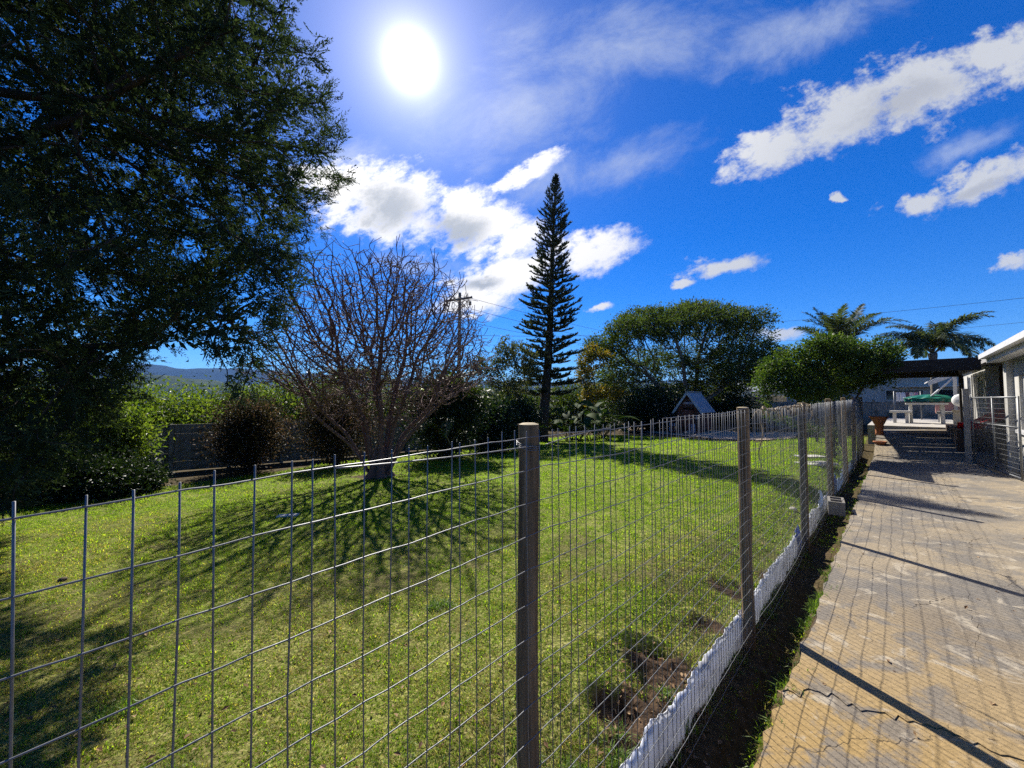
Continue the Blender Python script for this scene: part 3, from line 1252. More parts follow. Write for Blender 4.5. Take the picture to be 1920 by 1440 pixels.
def chains(P, par, rad):
    n = len(P)
    kids = [[] for _ in range(n)]
    roots = []
    for i in range(n):
        (kids[par[i]] if par[i] >= 0 else roots).append(i)
    out = []
    stack = [(-1, r0) for r0 in roots]
    while stack:
        p, i = stack.pop()
        ch = [p, i] if p >= 0 else [i]
        rr = [rad[i], rad[i]] if p >= 0 else [rad[i]]
        while kids[i]:
            k = sorted(kids[i], key=lambda a: -rad[a])
            for o_ in k[1:]:
                stack.append((i, o_))
            i = k[0]
            ch.append(i)
            rr.append(rad[i])
        if len(ch) > 1:
            out.append((P[ch], np.array(rr)))
    return out


def wood_meshes(P, par, rad, split=None, smooth_it=1):
    big, small = MB(), MB()
    for pts, rr in chains(P, par, rad):
        q = pts.copy()
        for _ in range(smooth_it):
            if len(q) > 2:
                q[1:-1] = 0.5 * q[1:-1] + 0.25 * (q[:-2] + q[2:])
        m = rr.max()
        sides = 12 if m > 0.12 else 8 if m > 0.04 else 5 if m > 0.012 else 4
        (big if split is None or m > split else small).tube(q, rr, sides, cap=m > 0.02)
    return big, small


def unit(v):
    return v / (np.linalg.norm(v, axis=-1, keepdims=True) + 1e-9)


def leaf_mesh(name, C, D, L, Wd, rnd, seed=0, fold=0.25, up=None):
    """kite-shaped folded leaves: C base, D direction, L length, Wd width"""
    r = np.random.default_rng(seed)
    n = len(C)
    D = unit(D)
    ref = unit(r.normal(0, 1, (n, 3)) + (np.asarray(up) if up is not None else 0))
    S = unit(np.cross(D, ref))
    Nn = np.cross(S, D)
    L = np.broadcast_to(L, n)[:, None]
    Wd = np.broadcast_to(Wd, n)[:, None]
    v0 = C
    v1 = C + D * L * 0.45 + S * Wd * 0.5 + Nn * Wd * fold
    v2 = C + D * L
    v3 = C + D * L * 0.45 - S * Wd * 0.5 + Nn * Wd * fold
    V = np.stack([v0, v1, v2, v3], 1).reshape(-1, 3)
    b = np.arange(n)[:, None] * 4
    T = np.concatenate([b + np.array([[0, 1, 2]]), b + np.array([[0, 2, 3]])], 0)
    return np_mesh(name, V, None, T, {'rnd': np.repeat(rnd, 4)}, smooth=False)


BARK_DARK = mat('dark_bark', (0.035, 0.027, 0.02), (0.085, 0.065, 0.05), 7, 0.95, 0.8, stretch=(3, 3, 0.7), coords='Object', spec=0.1)
BARK_RED = mat('reddish_bark', (0.10, 0.056, 0.043), (0.19, 0.118, 0.092), 12, 0.85, 0.6, coords='Object', spec=0.2)
BARK_GREY = mat('grey_bark', (0.09, 0.075, 0.06), (0.19, 0.165, 0.14), 9, 0.9, 0.7, coords='Object', spec=0.15)


def ell_points(n, c, rad, seed, shell=0.35):
    r = np.random.default_rng(seed)
    d = unit(r.normal(0, 1, (n, 3)))
    k = r.random(n) ** shell
    return np.asarray(c) + d * k[:, None] * np.asarray(rad)


def stem_nodes(path, step):
    path = np.asarray(path, float)
    out = [path[0]]
    for a, b in zip(path[:-1], path[1:]):
        L = np.linalg.norm(b - a)
        k = max(1, int(L / step))
        for i in range(1, k + 1):
            out.append(a + (b - a) * i / k)
    return out


def broad_tree(name, label, cat, base, stems, attract, step, kill, infl, tip, leafn, leafL, leafW, lmat, bark, seed, group=None, bias=(0, 0, 0.12), leafspread=0.12, thin=None, droop=0.0, cap=None, up=(0, 0, 1.2), power=2.3, up_dir=0.2, cluster=None):
    T = thing(name, label, cat, base, 0, group)
    P0, par0 = [np.zeros(3)], [-1]
    for st in stems:
        nn = stem_nodes(st, step)
        first = 0 if np.allclose(nn[0], 0) else None
        for i, p in enumerate(nn):
            if i == 0:
                if first is None:
                    P0.append(p)
                    par0.append(0)
                continue
            P0.append(p)
            par0.append(0 if i == 1 and first == 0 else len(P0) - 2)
    P, par = colonize(P0, par0, attract, step, kill, infl, seed=seed, bias=bias)
    rad = radii(par, tip, power, cap)
    big, small = wood_meshes(P, par, rad, None)
    big.build('trunk', bark, T, smooth=True)
    r = np.random.default_rng(seed + 1)
    th = thin or tip * 2.6
    ok = np.where(rad < th)[0]
    pick = r.choice(ok, leafn)
    C = P[pick] + r.normal(0, leafspread, (leafn, 3)) * np.array([1, 1, 0.7])
    c0 = P[ok].mean(0)
    D = unit(C - c0) * 0.7 + r.normal(0, 0.7, (leafn, 3)) + np.array([0, 0, up_dir - droop])
    # tone goes clump by clump as well as leaf by leaf
    tone = r.random(len(P))
    tone = 0.55 * tone[pick] + 0.45 * r.random(leafn)
    sc = r.uniform(0.65, 1.25, leafn)
    me = leaf_mesh('crown', C, D, leafL * sc, leafW * sc, tone, seed, up=up)
    obj('crown', me, lmat, T)
    return T, P, rad


def gbase(px, py):
    g = G(px, py)
    return np.array([g[0], g[1], float(ground_z(g[0], g[1]))])


def onground(x, y, h=0.0):
    return np.array([x, y, float(ground_z(x, y)) + h])


# ------------------------------------------------------------------ bare tree on the lawn
def bare_tree():
    base = gbase(712, 893)
    T = thing('bare_tree', 'bare many-stemmed leafless tree standing on the lawn', 'tree', base)
    r = np.random.default_rng(4)
    n = 7600
    d = unit(r.normal(0, 1, (n * 3, 3)))
    k = r.random(n * 3) ** 0.36
    A = d * k[:, None] * np.array([3.15, 2.7, 3.6]) + np.array([-0.12, 0, 2.75])
    A = A[(A[:, 2] > 0.95 + 0.52 * np.hypot(A[:, 0], A[:, 1]))]
    # flatter, wind-combed outline
    A = A[A[:, 2] < 5.72 - 0.055 * np.abs(A[:, 0] + 0.1) ** 2.9 + 0.4 * vnoise(A[:, 0] * 2.2, A[:, 1] * 2.2, 3)][:n]
    P0, par0 = [np.array([0, 0, -0.1])], [-1]
    limbs = [(-1.9, -0.2, 2.3), (-1.35, 0.6, 2.7), (-0.9, -0.5, 3.0), (-0.35, 0.3, 3.2), (0.12, -0.4, 3.3), (0.5, 0.5, 3.2), (0.95, -0.2, 2.8), (1.5, 0.4, 2.5), (1.75, -0.5, 2.0), (-1.6, -0.9, 1.9)]
    for i, tip_ in enumerate(limbs):
        tip_ = np.array(tip_)
        a0 = np.array([tip_[0] * 0.16, tip_[1] * 0.16, 0.0])
        mid = np.array([tip_[0] * 0.42, tip_[1] * 0.42, tip_[2] * 0.42 + 0.12]) + r.normal(0, 0.07, 3)
        q2 = tip_ * np.array([0.75, 0.75, 0.74]) + r.normal(0, 0.08, 3)
        path = [a0, a0 * 1.3 + np.array([0, 0, 0.35]), mid, q2, tip_]
        nn = stem_nodes(path, 0.14)
        nn = [p + r.normal(0, 0.012, 3) for p in nn]
        for j, p in enumerate(nn):
            P0.append(p)
            par0.append(0 if j == 0 else len(P0) - 2)
    P, par = colonize(P0, par0, A, 0.12, 0.12, 0.7, iters=80, bias=(0, 0, 0.24), jit=0.12, seed=5, maxn=20000)
    # curling end twigs
    n0 = len(P)
    kid = np.bincount(par[par >= 0], minlength=n0)
    tips = np.where(kid == 0)[0]
    newP, newpar = [], []
    for ti in tips:
        d0 = P[ti] - P[par[ti]]
        d0 = d0 / (np.linalg.norm(d0) + 1e-9)
        for q in range(1 if r.random() < 0.45 else 2):
            d = d0 + r.normal(0, 0.32, 3)
            curl = r.normal(0, 0.20, 3) + np.array([0, 0, 0.20])
            prev, p = ti, P[ti]
            for s in range(int(r.integers(2, 5))):
                d = d + curl
                d = d / np.linalg.norm(d)
                p = p + d * 0.085
                newP.append(p)
                newpar.append(prev)
                prev = n0 + len(newP) - 1
    P = np.vstack([P, np.array(newP)])
    par = np.concatenate([par, np.array(newpar)])
    rad = radii(par, 0.0068, 2.85)
    rad = np.minimum(rad, 0.13)
    big, small = wood_meshes(P, par, rad, 0.022, 3)
    big.build('trunk', BARK_RED, T, smooth=True)
    small.build('twigs', BARK_RED, T, smooth=True)
    # flared foot
    mb = MB()
    mb.lathe([(0.62, -0.12), (0.38, 0.0), (0.27, 0.14), (0.235, 0.34), (0.22, 0.56), (0.15, 0.75), (0.02, 0.86)], (0, 0, 0), 40)
    me = mb.mesh('root_flare', None, True)
    co = np.zeros(len(me.vertices) * 3)
    me.vertices.foreach_get('co', co)
    co = co.reshape(-1, 3)
    th = np.arctan2(co[:, 1], co[:, 0])
    f = 1 + 0.22 * np.sin(th * 5 + 1) + 0.13 * np.sin(th * 9 + 2) + 0.08 * (vnoise(th * 3, co[:, 2] * 5, 7) - 0.5)
    co[:, :2] *= f[:, None]
    me.vertices.foreach_set('co', co.ravel())
    obj('root_flare', me, BARK_RED, T)


bare_tree()

# ------------------------------------------------------------------ the big cypress
CYP = leaf_mat('cypress_leaf', [(0.018, 0.030, 0.018), (0.034, 0.052, 0.027), (0.066, 0.092, 0.044)], 0.30, 0.8, 0.06, (1.3, 1.4, 0.6))


def shadow_px(C):
    h = C[:, 2] - gplane(C[:, 0], C[:, 1])
    k = np.maximum(h, 0) / TO_SUN.z
    gx = C[:, 0] - TO_SUN.x * k
    gy = C[:, 1] - TO_SUN.y * k
    z = gplane(gx, gy)
    yy = np.maximum(gy, 0.25)
    px, py = to_px(gx, yy, z)
    return px, py, gy


def cypress_ok(C, slack=0):
    px, py, gy = shadow_px(C)
    lit = (gy > 0.5) & (px > -30) & (py > 880) & (py < 1560)
    allowed = (px < 300) & (py > 1200)
    ok = ~(lit & ~allowed)
    # what is shaded behind the lawn edge is free
    fx, fy = to_px(C[:, 0], np.maximum(C[:, 1], 0.3), C[:, 2])
    return ok & (C[:, 1] > 0.9)


def cypress():
    bx, by = -8.6, 5.6
    base = onground(bx, by)
    T = thing('cypress_tree', 'huge dark spreading cypress overhanging the lawn with drooping sprays', 'tree', base)
    b = base
    zs = [0.0, 0.5, 1.9, 2.3, 2.9, 3.4, 4.15, 5.15, 5.8, 6.57, 7.07, 7.9, 9.2, 10.6, 12.0, 13.2]
    rs = [3.0, 3.3, 3.4, 4.4, 4.5, 4.65, 4.9, 5.5, 5.75, 5.95, 5.75, 5.45, 4.5, 3.5, 2.2, 0.6]
    r = np.random.default_rng(12)
    N = 60000
    z = r.uniform(0.25, 13.0, N)
    th = r.uniform(-math.pi, math.pi, N)
    # lumpy outline
    lump = 0.80 + 0.28 * vnoise(np.cos(th) * 4 + 9, z * 1.1 + np.sin(th) * 4, 31)
    rr = np.interp(z, zs, rs) * lump * r.random(N) ** 0.40
    C = np.stack([bx + rr * np.cos(th), by + rr * np.sin(th), z], -1)
    ok = cypress_ok(C)
    fx, fy = to_px(C[:, 0], np.maximum(C[:, 1], 0.3), C[:, 2])
    ok &= (fx < 690)
    # clear the view to the far hills under the skirt
    ok &= ~((fx > 262) & (fy > 690)) & ~((fx > 285) & (fy > 640) & (fx < 430) & (r.random(N) < 0.6)) & ~((fx > 120) & (fy > 905))
    # keep what this side can see or what shades the plot
    ok &= (fx > -500) | (r.random(N) < 0.15)
    C = C[ok]
    r.shuffle(C)
    A = C[:7500]
    # sprays that hang low over the lawn edge
    hang = []
    for (hx, hy, hY, rad_, nn_) in ((452, 690, 4.9, (0.26, 0.3, 0.42), 90), (492, 600, 5.0, (0.30, 0.35, 0.50), 150), (420, 620, 5.0, (0.35, 0.35, 0.45), 150), (515, 510, 5.3, (0.30, 0.4, 0.45), 140)):
        hang.append(ell_points(nn_, W(hx, hy, hY), rad_, 700 + hx, 0.6))
    A = np.vstack([A] + hang) - b
    trunk = [(0, 0, 0), (0.1, 0, 2.0), (0.2, 0.05, 4.5), (0.15, 0, 7.5), (0.1, 0, 10.5), (0, 0, 12.8)]
    stems = [trunk]
    for i in range(16):
        zz = 2.4 + i * 0.55
        a = i * 2.4 + 0.3
        Rr = np.interp(zz + 0.6, zs, rs) * 0.55
        p0 = (0.15, 0.03, zz)
        stems.append([p0, (0.15 + Rr * 0.5 * math.cos(a), Rr * 0.5 * math.sin(a), zz + 0.5), (0.15 + Rr * math.cos(a), Rr * math.sin(a), zz + 0.6)])
    P0, par0 = [np.zeros(3)], [-1]
    tr = stem_nodes(trunk, 0.3)
    for p in tr[1:]:
        P0.append(p)
        par0.append(len(P0) - 2)
    for st in stems[1:]:
        nn = stem_nodes(st, 0.3)
        near = int(np.argmin([np.linalg.norm(np.array(q) - np.array(nn[0])) for q in P0[:len(tr)]]))
        for j, p in enumerate(nn[1:]):
            P0.append(np.array(p))
            par0.append(near if j == 0 else len(P0) - 2)
    P, par = colonize(P0, par0, A, 0.20, 0.18, 1.6, iters=70, bias=(0, 0, -0.03), jit=0.2, seed=6, maxn=15000)
    rad = np.minimum(radii(par, 0.006, 2.25), 0.38)
    big, small = wood_meshes(P, par, rad, None)
    big.build('trunk', BARK_DARK, T, smooth=True)
    # sprays: feathery fans along the twigs
    ok = np.where((rad < 0.022) & (P[:, 2] > 0.5))[0]
    nsp = 50000
    pick = r.choice(ok, nsp)
    sc = P[pick] + r.normal(0, 0.06, (nsp, 3))
    bd = unit(P - P[np.maximum(par, 0)])[pick]
    sd = unit(bd * 0.9 + unit(sc - np.array([0, 0, 5.0])) * np.array([1, 1, 0.3]) * 0.5 + r.normal(0, 0.38, (nsp, 3)) + np.array([0, 0, 0.05]))
    per = 15
    tone = r.random(len(P))[pick]
    up = unit(r.normal(0, 1, (nsp, 3)))
    side = unit(np.cross(sd, up))
    k = (np.arange(per) // 2) / (per / 2)
    sgn = np.where(np.arange(per) % 2 == 0, 1, -1)
    Ls = r.uniform(0.16, 0.30, nsp)
    pos = sc[:, None] + sd[:, None] * (k[None, :, None] * Ls[:, None, None])
    dirs = unit(sd[:, None] * 0.8 + side[:, None] * sgn[None, :, None] * (0.75 - 0.45 * k[None, :, None]) + r.normal(0, 0.22, (nsp, per, 3)))
    LL = (0.072 * (1 - 0.45 * k))[None] * r.uniform(0.7, 1.3, (nsp, per))
    tn = np.clip(0.6 * tone[:, None] + 0.4 * r.random((nsp, per)), 0, 1)
    me = leaf_mesh('crown', pos.reshape(-1, 3), dirs.reshape(-1, 3), LL.ravel(), LL.ravel() * 0.30, tn.ravel(), 8, fold=0.15)
    obj('crown', me, CYP, T)
    # filler leaves inside the crown, larger and of darker tone
    inn = np.where((rad < 0.07) & (rad > 0.0088) & (P[:, 2] > 1.2))[0]
    nf = 34000
    pk = r.choice(inn, nf)
    C2 = P[pk] * np.array([0.97, 0.97, 1.0]) + r.normal(0, 0.12, (nf, 3))
    D2 = unit(r.normal(0, 0.6, (nf, 3)) + unit(P[pk] - P[np.maximum(par[pk], 0)]))
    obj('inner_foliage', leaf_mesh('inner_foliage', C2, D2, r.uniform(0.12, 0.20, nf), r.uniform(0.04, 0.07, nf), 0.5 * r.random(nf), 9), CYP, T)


cypress()

# ------------------------------------------------------------------ Norfolk-type pine
PINE = leaf_mat('pine_needle', [(0.024, 0.034, 0.022), (0.044, 0.060, 0.036), (0.08, 0.092, 0.052)], 0.22, 0.6, 0.25, (1.2, 1.3, 0.7))


def pine():
    base = gbase(1015, 828)
    T = thing('whorled_pine', 'tall narrow pine with tiers of upswept branches', 'tree', base)
    Y0 = base[1]
    top = W(1043, 327, Y0) - base
    H = top[2]
    lean = np.array([top[0], 0.0])
    def axis(z):
        f = z / H
        return np.array([lean[0] * f + 0.22 * math.sin(f * 3.1) * (1 - f), 0.15 * math.sin(f * 2.0), z])
    mb = MB()
    zz = np.linspace(-0.2, H - 0.15, 40)
    pts = np.array([axis(z) for z in zz])
    mb.tube(pts, np.interp(zz, [-0.2, 0.4, 2, H * 0.6, H], [0.42, 0.30, 0.25, 0.12, 0.02]), 12)
    mb.build('trunk', BARK_DARK, T, smooth=True)
    # branch variants, unit length, with bottle-brush sprays
    variants = []
    for v in range(6):
        r = np.random.default_rng(200 + v)
        s = np.linspace(0, 1, 9)
        path = np.stack([s, 0.05 * np.sin(s * 4 + v), -0.05 * np.sin(s * 3.1) + 0.16 * s ** 2.5 + 0.02 * r.normal(0, 1, 9) * s], -1)
        wood = MB()
        wood.tube(path, 0.016 * (1 - 0.7 * s), 5)
        C, D, L, rn = [], [], [], []
        subs = [(path, 0.0)]
        for q in range(13):
            f = r.uniform(0.22, 0.98)
            p = np.array([np.interp(f, s, path[:, a]) for a in range(3)])
            sg = 1 if q % 2 else -1
            ln = (0.14 + 0.26 * (1 - f)) * r.uniform(0.7, 1.2)
            k = np.linspace(0, 1, 6)
            d = np.array([0.75, sg * r.uniform(0.35, 0.8), r.uniform(-0.05, 0.2)])
            d /= np.linalg.norm(d)
            sub = p[None] + d[None] * (k * ln)[:, None] + np.array([0, 0, 0.30])[None] * (k ** 2 * ln)[:, None]
            subs.append((sub, 1))
            wood.tube(sub, 0.008 * (1 - 0.6 * k), 4)
        for sub, kind in subs:
            seg = np.linalg.norm(np.diff(sub, axis=0), axis=1).sum()
            m = int(max(14, seg * 140))
            f = r.uniform(0.18 if kind == 0 else 0.0, 1.0, m)
            kk = np.linspace(0, 1, len(sub))
            pos = np.stack([np.interp(f, kk, sub[:, a]) for a in range(3)], -1)
            ax = unit(sub[-1] - sub[0])
            rd = r.normal(0, 1, (m, 3))
            rd[:, 2] = np.abs(rd[:, 2]) * 0.9
            dd = unit(ax[None] * 1.1 + unit(rd) * 0.9)
            C.append(pos)
            D.append(dd)
            L.append(r.uniform(0.055, 0.105, m))
            rn.append(r.random(m))
        me = leaf_mesh('branch', np.vstack(C), np.vstack(D), np.concatenate(L), np.concatenate(L) * 0.30, np.concatenate(rn), v)
        wm_ = wood.mesh('branch_wood', None, True)
        me.materials.append(PINE)
        wm_.materials.append(BARK_DARK)
        # one mesh: needles and wood together
        bm = bmesh.new()
        bm.from_mesh(me)
        nf = len(bm.faces)
        bm.from_mesh(wm_)
        bm.faces.ensure_lookup_table()
        for f_ in bm.faces[nf:]:
            f_.material_index = 1
        me2 = bpy.data.meshes.new('branch')
        bm.to_mesh(me2)
        bm.free()
        me2.materials.append(PINE)
        me2.materials.append(BARK_DARK)
        variants.append(me2)
    r = np.random.default_rng(77)
    z = 2.5
    w = 0
    while z < H - 0.1:
        f = z / H
        Lb = np.interp(f, [0.0, 0.17, 0.33, 0.5, 0.7, 0.88, 1.0], [1.15, 1.6, 1.72, 1.45, 1.12, 0.78, 0.18])
        nb = 7 if f < 0.88 else 5
        for q in range(nb):
            a = q * 2 * math.pi / nb + w * 0.7 + r.normal(0, 0.14)
            L = Lb * r.uniform(0.72, 1.1)
            if r.random() < 0.03:
                continue
            o = bpy.data.objects.new('branch', variants[int(r.integers(0, 6))])
            p = axis(z + r.normal(0, 0.04))
            o.location = tuple(p)
            el = np.interp(f, [0.1, 0.5, 0.85, 1.0], [0.10, -0.10, -0.40, -0.95]) + r.normal(0, 0.07)
            o.rotation_euler = (0, el, a)
            th_ = min(max(L, 0.75), 1.5)
            o.scale = (L, th_, th_)
            link(o, T)
        z += np.interp(f, [0.15, 0.6, 1.0], [0.42, 0.34, 0.22]) * r.uniform(0.85, 1.15)
        w += 1


pine()

# ------------------------------------------------------------------ broadleaved trees
WIDE = leaf_mat('wide_tree_leaf', [(0.022, 0.036, 0.012), (0.045, 0.066, 0.020), (0.085, 0.105, 0.034)], 0.42, 0.6, 0.15)
ROUND = leaf_mat('round_tree_leaf', [(0.022, 0.042, 0.010), (0.045, 0.078, 0.016), (0.11, 0.145, 0.030)], 0.40, 0.5, 0.25)
YELL = leaf_mat('yellowing_leaf', [(0.05, 0.07, 0.012), (0.12, 0.12, 0.02), (0.30, 0.19, 0.03)], 0.42, 0.5, 0.3, (1.5, 1.4, 0.6))
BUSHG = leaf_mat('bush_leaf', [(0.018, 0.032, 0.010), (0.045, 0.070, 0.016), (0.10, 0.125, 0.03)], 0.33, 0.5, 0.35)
BUSHR = leaf_mat('reddish_bush_leaf', [(0.016, 0.020, 0.010), (0.034, 0.034, 0.017), (0.17, 0.115, 0.08)], 0.30, 0.6, 0.15, (1.4, 1.2, 0.9))
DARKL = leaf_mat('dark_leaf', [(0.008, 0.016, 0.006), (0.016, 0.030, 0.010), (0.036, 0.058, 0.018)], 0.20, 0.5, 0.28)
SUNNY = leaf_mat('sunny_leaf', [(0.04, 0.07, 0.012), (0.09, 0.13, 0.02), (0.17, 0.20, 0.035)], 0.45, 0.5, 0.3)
OLIVE = leaf_mat('olive_leaf', [(0.04, 0.05, 0.024), (0.07, 0.08, 0.034), (0.13, 0.13, 0.06)], 0.3, 0.55, 0.3)

# the wide flat-topped tree behind the playhouse
def wide_tree():
    base = onground(*(W(1290, 800, 27.0)[:2]))
    r = np.random.default_rng(31)
    A = []
    k = 27 / 720
    # tiers of foliage: (px, py, half width px, half height px)
    for (cx, cy, hx, hy, dy) in [(1290, 604, 125, 36, 0), (1200, 625, 85, 26, -1.5), (1380, 630, 80, 40, 1), (1150, 650, 45, 20, 0.5), (1430, 665, 45, 35, 0.5), (1250, 675, 110, 34, 1), (1350, 690, 95, 38, -1.2), (1180, 700, 70, 28, 1), (1290, 735, 100, 26, 1.5), (1410, 700, 60, 30, 2), (1195, 605, 40, 26, 0.3), (1320, 578, 60, 20, 1), (1140, 648, 48, 22, 0), (1455, 668, 40, 28, 0.5), (1235, 592, 70, 20, 0.5), (1385, 600, 66, 24, 0)]:
        c = W(cx, cy, 27.0) - base
        A.append(ell_points(520, (c[0], dy, c[2]), (hx * k, hx * k * 0.62, hy * k), len(A) + 50, 0.45))
    A = np.vstack(A)
    stems = [[(0, 0, 0), (0.1, 0, 1.3)], [(0.1, 0, 1.3), (-1.6, 0.3, 2.6), (-2.6, 0, 3.6)], [(0.1, 0, 1.3), (-0.5, -0.8, 3.0), (-0.8, -1.2, 4.6)], [(0.1, 0, 1.3), (0.9, 0.5, 3.2), (1.2, 0.8, 5.0)], [(0.1, 0, 1.3), (2.0, -0.3, 2.5), (3.2, 0, 3.6)]]
    broad_tree('wide_tree', 'wide flat-topped dark green tree behind the playhouse', 'tree', base, stems, A, 0.32, 0.34, 2.6, 0.012, 72000, 0.17, 0.085, WIDE, BARK_GREY, 32, bias=(0, 0, 0.05), leafspread=0.18, cap=0.42, power=2.2)
    # bare twigs standing out of the top of the crown
    return base


wide_tree()


def yellow_tree():
    base = onground(*(W(1120, 800, 24.5)[:2]))
    k = 24.5 / 720
    A = []
    for (cx, cy, hx, hy) in [(1115, 672, 34, 24), (1098, 700, 20, 26), (1140, 735, 36, 14), (1105, 740, 18, 20)]:
        c = W(cx, cy, 24.5) - base
        A.append(ell_points(170, (c[0], 0, c[2]), (hx * k, hx * k * 0.8, hy * k), len(A) + 90, 0.5))
    broad_tree('yellowing_tree', 'thin tree with yellowing leaves beside the pine', 'tree', base, [[(0, 0, 0), (0.05, 0, 1.5), (-0.1, 0, 2.8)]], np.vstack(A), 0.22, 0.24, 2.4, 0.008, 5200, 0.16, 0.10, YELL, BARK_GREY, 33, leafspread=0.14, cap=0.12)


yellow_tree()


def round_tree():
    Y0 = 11.4
    base = onground(*(W(1560, 780, Y0)[:2]))
    k = Y0 / 720
    A = []
    for (cx, cy, hx, hy, dy) in [(1560, 680, 70, 44, 0), (1480, 700, 56, 40, 0.2), (1628, 672, 50, 32, -0.2), (1600, 655, 56, 22, 0.3), (1530, 655, 40, 22, -0.3), (1450, 720, 34, 22, 0), (1636, 703, 30, 24, 0), (1500, 735, 46, 16, -0.4), (1610, 715, 46, 22, 0.6)]:
        c = W(cx, cy, Y0) - base
        A.append(ell_points(230, (c[0], dy, c[2]), (hx * k, hx * k * 0.75, hy * k), len(A) + 120, 0.5))
    stems = [[(0, 0, 0), (0.02, 0, 0.75)], [(0.02, 0, 0.75), (-0.5, 0.1, 1.3), (-1.2, 0, 1.9)], [(0.02, 0, 0.75), (0.0, -0.1, 1.6), (-0.1, 0, 2.4)], [(0.02, 0, 0.75), (0.6, 0.2, 1.3), (1.1, 0.1, 2.2)], [(0.02, 0, 0.75), (-0.9, -0.2, 0.95), (-1.8, 0, 1.25)]]
    broad_tree('round_tree', 'low rounded glossy green tree at the far end of the fence', 'tree', base, stems, np.vstack(A), 0.17, 0.18, 1.6, 0.005, 27000, 0.09, 0.048, ROUND, BARK_DARK, 34, leafspread=0.10, cap=0.10)


round_tree()


def slender_tree():
    Y0 = 18.0
    base = onground(*(W(960, 815, Y0)[:2]))
    k = Y0 / 720
    A = []
    for (cx, cy, hx, hy) in [(955, 665, 34, 32), (930, 700, 24, 28), (985, 690, 26, 34), (960, 725, 36, 26), (900, 690, 18, 18)]:
        c = W(cx, cy, Y0) - base
        A.append(ell_points(150, (c[0], 0, c[2]), (hx * k, hx * k * 0.8, hy * k), len(A) + 150, 0.6))
    broad_tree('slender_tree', 'thin open-crowned small tree left of the pine', 'tree', base, [[(0, 0, 0), (0, 0, 1.4), (-0.2, 0, 2.6)], [(0, 0, 1.4), (0.4, 0.1, 2.4)]], np.vstack(A), 0.2, 0.22, 2.0, 0.007, 6500, 0.13, 0.06, OLIVE, BARK_DARK, 35, leafspread=0.13, cap=0.09)


slender_tree()


def bush(name, label, base, rx, ry, h, n, L, Wd, lmat, seed, lift=0.0, group=None, clumps=70, cat='bush', bark=None, spread=0.16, up=(0, 0, 1.0)):
    T = thing(name, label, cat, base, 0, group)
    r = np.random.default_rng(seed)
    c = ell_points(clumps, (0, 0, lift + (h - lift) * 0.52), (rx * 0.85, ry * 0.85, (h - lift) * 0.5), seed, 0.42)
    c[:, 2] = np.maximum(c[:, 2], 0.08)
    mb = MB()
    for q in c[::2]:
        k = np.linspace(0, 1, 5)[:, None]
        foot = np.array([r.normal(0, rx * 0.1), r.normal(0, ry * 0.1), -0.05])
        mid = r.normal(0, 0.06, 3)
        p = foot * (1 - k) + q * k + mid * np.sin(k * math.pi)
        mb.tube(p, 0.018 * (1.15 - k[:, 0]), 4)
    mb.build('stems', bark or BARK_DARK, T, smooth=True)
    pick = r.integers(0, clumps, n)
    sg = spread * (rx + ry)
    C = c[pick] + r.normal(0, sg, (n, 3)) * np.array([1, 1, 0.75])
    C[:, 2] = np.maximum(C[:, 2], 0.02)
    D = unit(C - np.array([0, 0, h * 0.4])) * 0.6 + r.normal(0, 0.7, (n, 3)) + np.array([0, 0, 0.15])
    tone = np.clip(0.5 * r.random(clumps)[pick] + 0.5 * r.random(n), 0, 1)
    sc = r.uniform(0.6, 1.3, n)
    obj('crown', leaf_mesh('crown', C, D, L * sc, Wd * sc, tone, seed, up=up), lmat, T)
    return T


def at_px(px, Y):
    return onground((px - 960) / 720 * Y, Y)


# shrubs in the bed along the precast wall
bush('reddish_bush', 'dense dark bush with reddish leaf tips before the precast wall', at_px(475, 12.4), 1.05, 0.8, 2.25, 15000, 0.085, 0.05, BUSHR, 301, lift=0.25, group='reddish bushes along the wall')
bush('reddish_bush', 'reddish-leaved bush behind the bare tree trunk', at_px(635, 13.2), 1.15, 0.9, 2.35, 12000, 0.09, 0.05, BUSHR, 302, lift=0.25, group='reddish bushes along the wall')
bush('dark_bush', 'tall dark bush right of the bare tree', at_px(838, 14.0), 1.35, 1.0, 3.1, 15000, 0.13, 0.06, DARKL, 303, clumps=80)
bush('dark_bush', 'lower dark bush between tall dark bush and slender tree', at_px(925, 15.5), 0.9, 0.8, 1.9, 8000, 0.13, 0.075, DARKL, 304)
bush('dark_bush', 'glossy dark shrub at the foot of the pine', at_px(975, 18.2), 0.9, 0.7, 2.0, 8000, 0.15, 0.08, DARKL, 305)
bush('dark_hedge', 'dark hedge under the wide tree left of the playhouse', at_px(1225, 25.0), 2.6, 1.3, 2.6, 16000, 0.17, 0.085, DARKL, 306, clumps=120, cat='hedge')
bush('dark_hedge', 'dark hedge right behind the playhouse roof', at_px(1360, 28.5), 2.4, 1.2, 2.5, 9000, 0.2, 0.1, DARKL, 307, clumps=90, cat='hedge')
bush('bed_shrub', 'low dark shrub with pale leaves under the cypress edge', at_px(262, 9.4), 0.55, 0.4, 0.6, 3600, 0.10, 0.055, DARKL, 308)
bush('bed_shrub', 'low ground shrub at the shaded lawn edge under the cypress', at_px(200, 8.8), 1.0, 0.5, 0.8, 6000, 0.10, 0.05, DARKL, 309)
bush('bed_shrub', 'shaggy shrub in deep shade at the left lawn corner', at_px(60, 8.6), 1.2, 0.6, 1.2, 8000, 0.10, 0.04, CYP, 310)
bush('bed_shrub', 'rounded green shrub in shade behind the cypress sprays', at_px(130, 9.6), 1.2, 0.7, 1.7, 9000, 0.10, 0.05, BUSHG, 312)
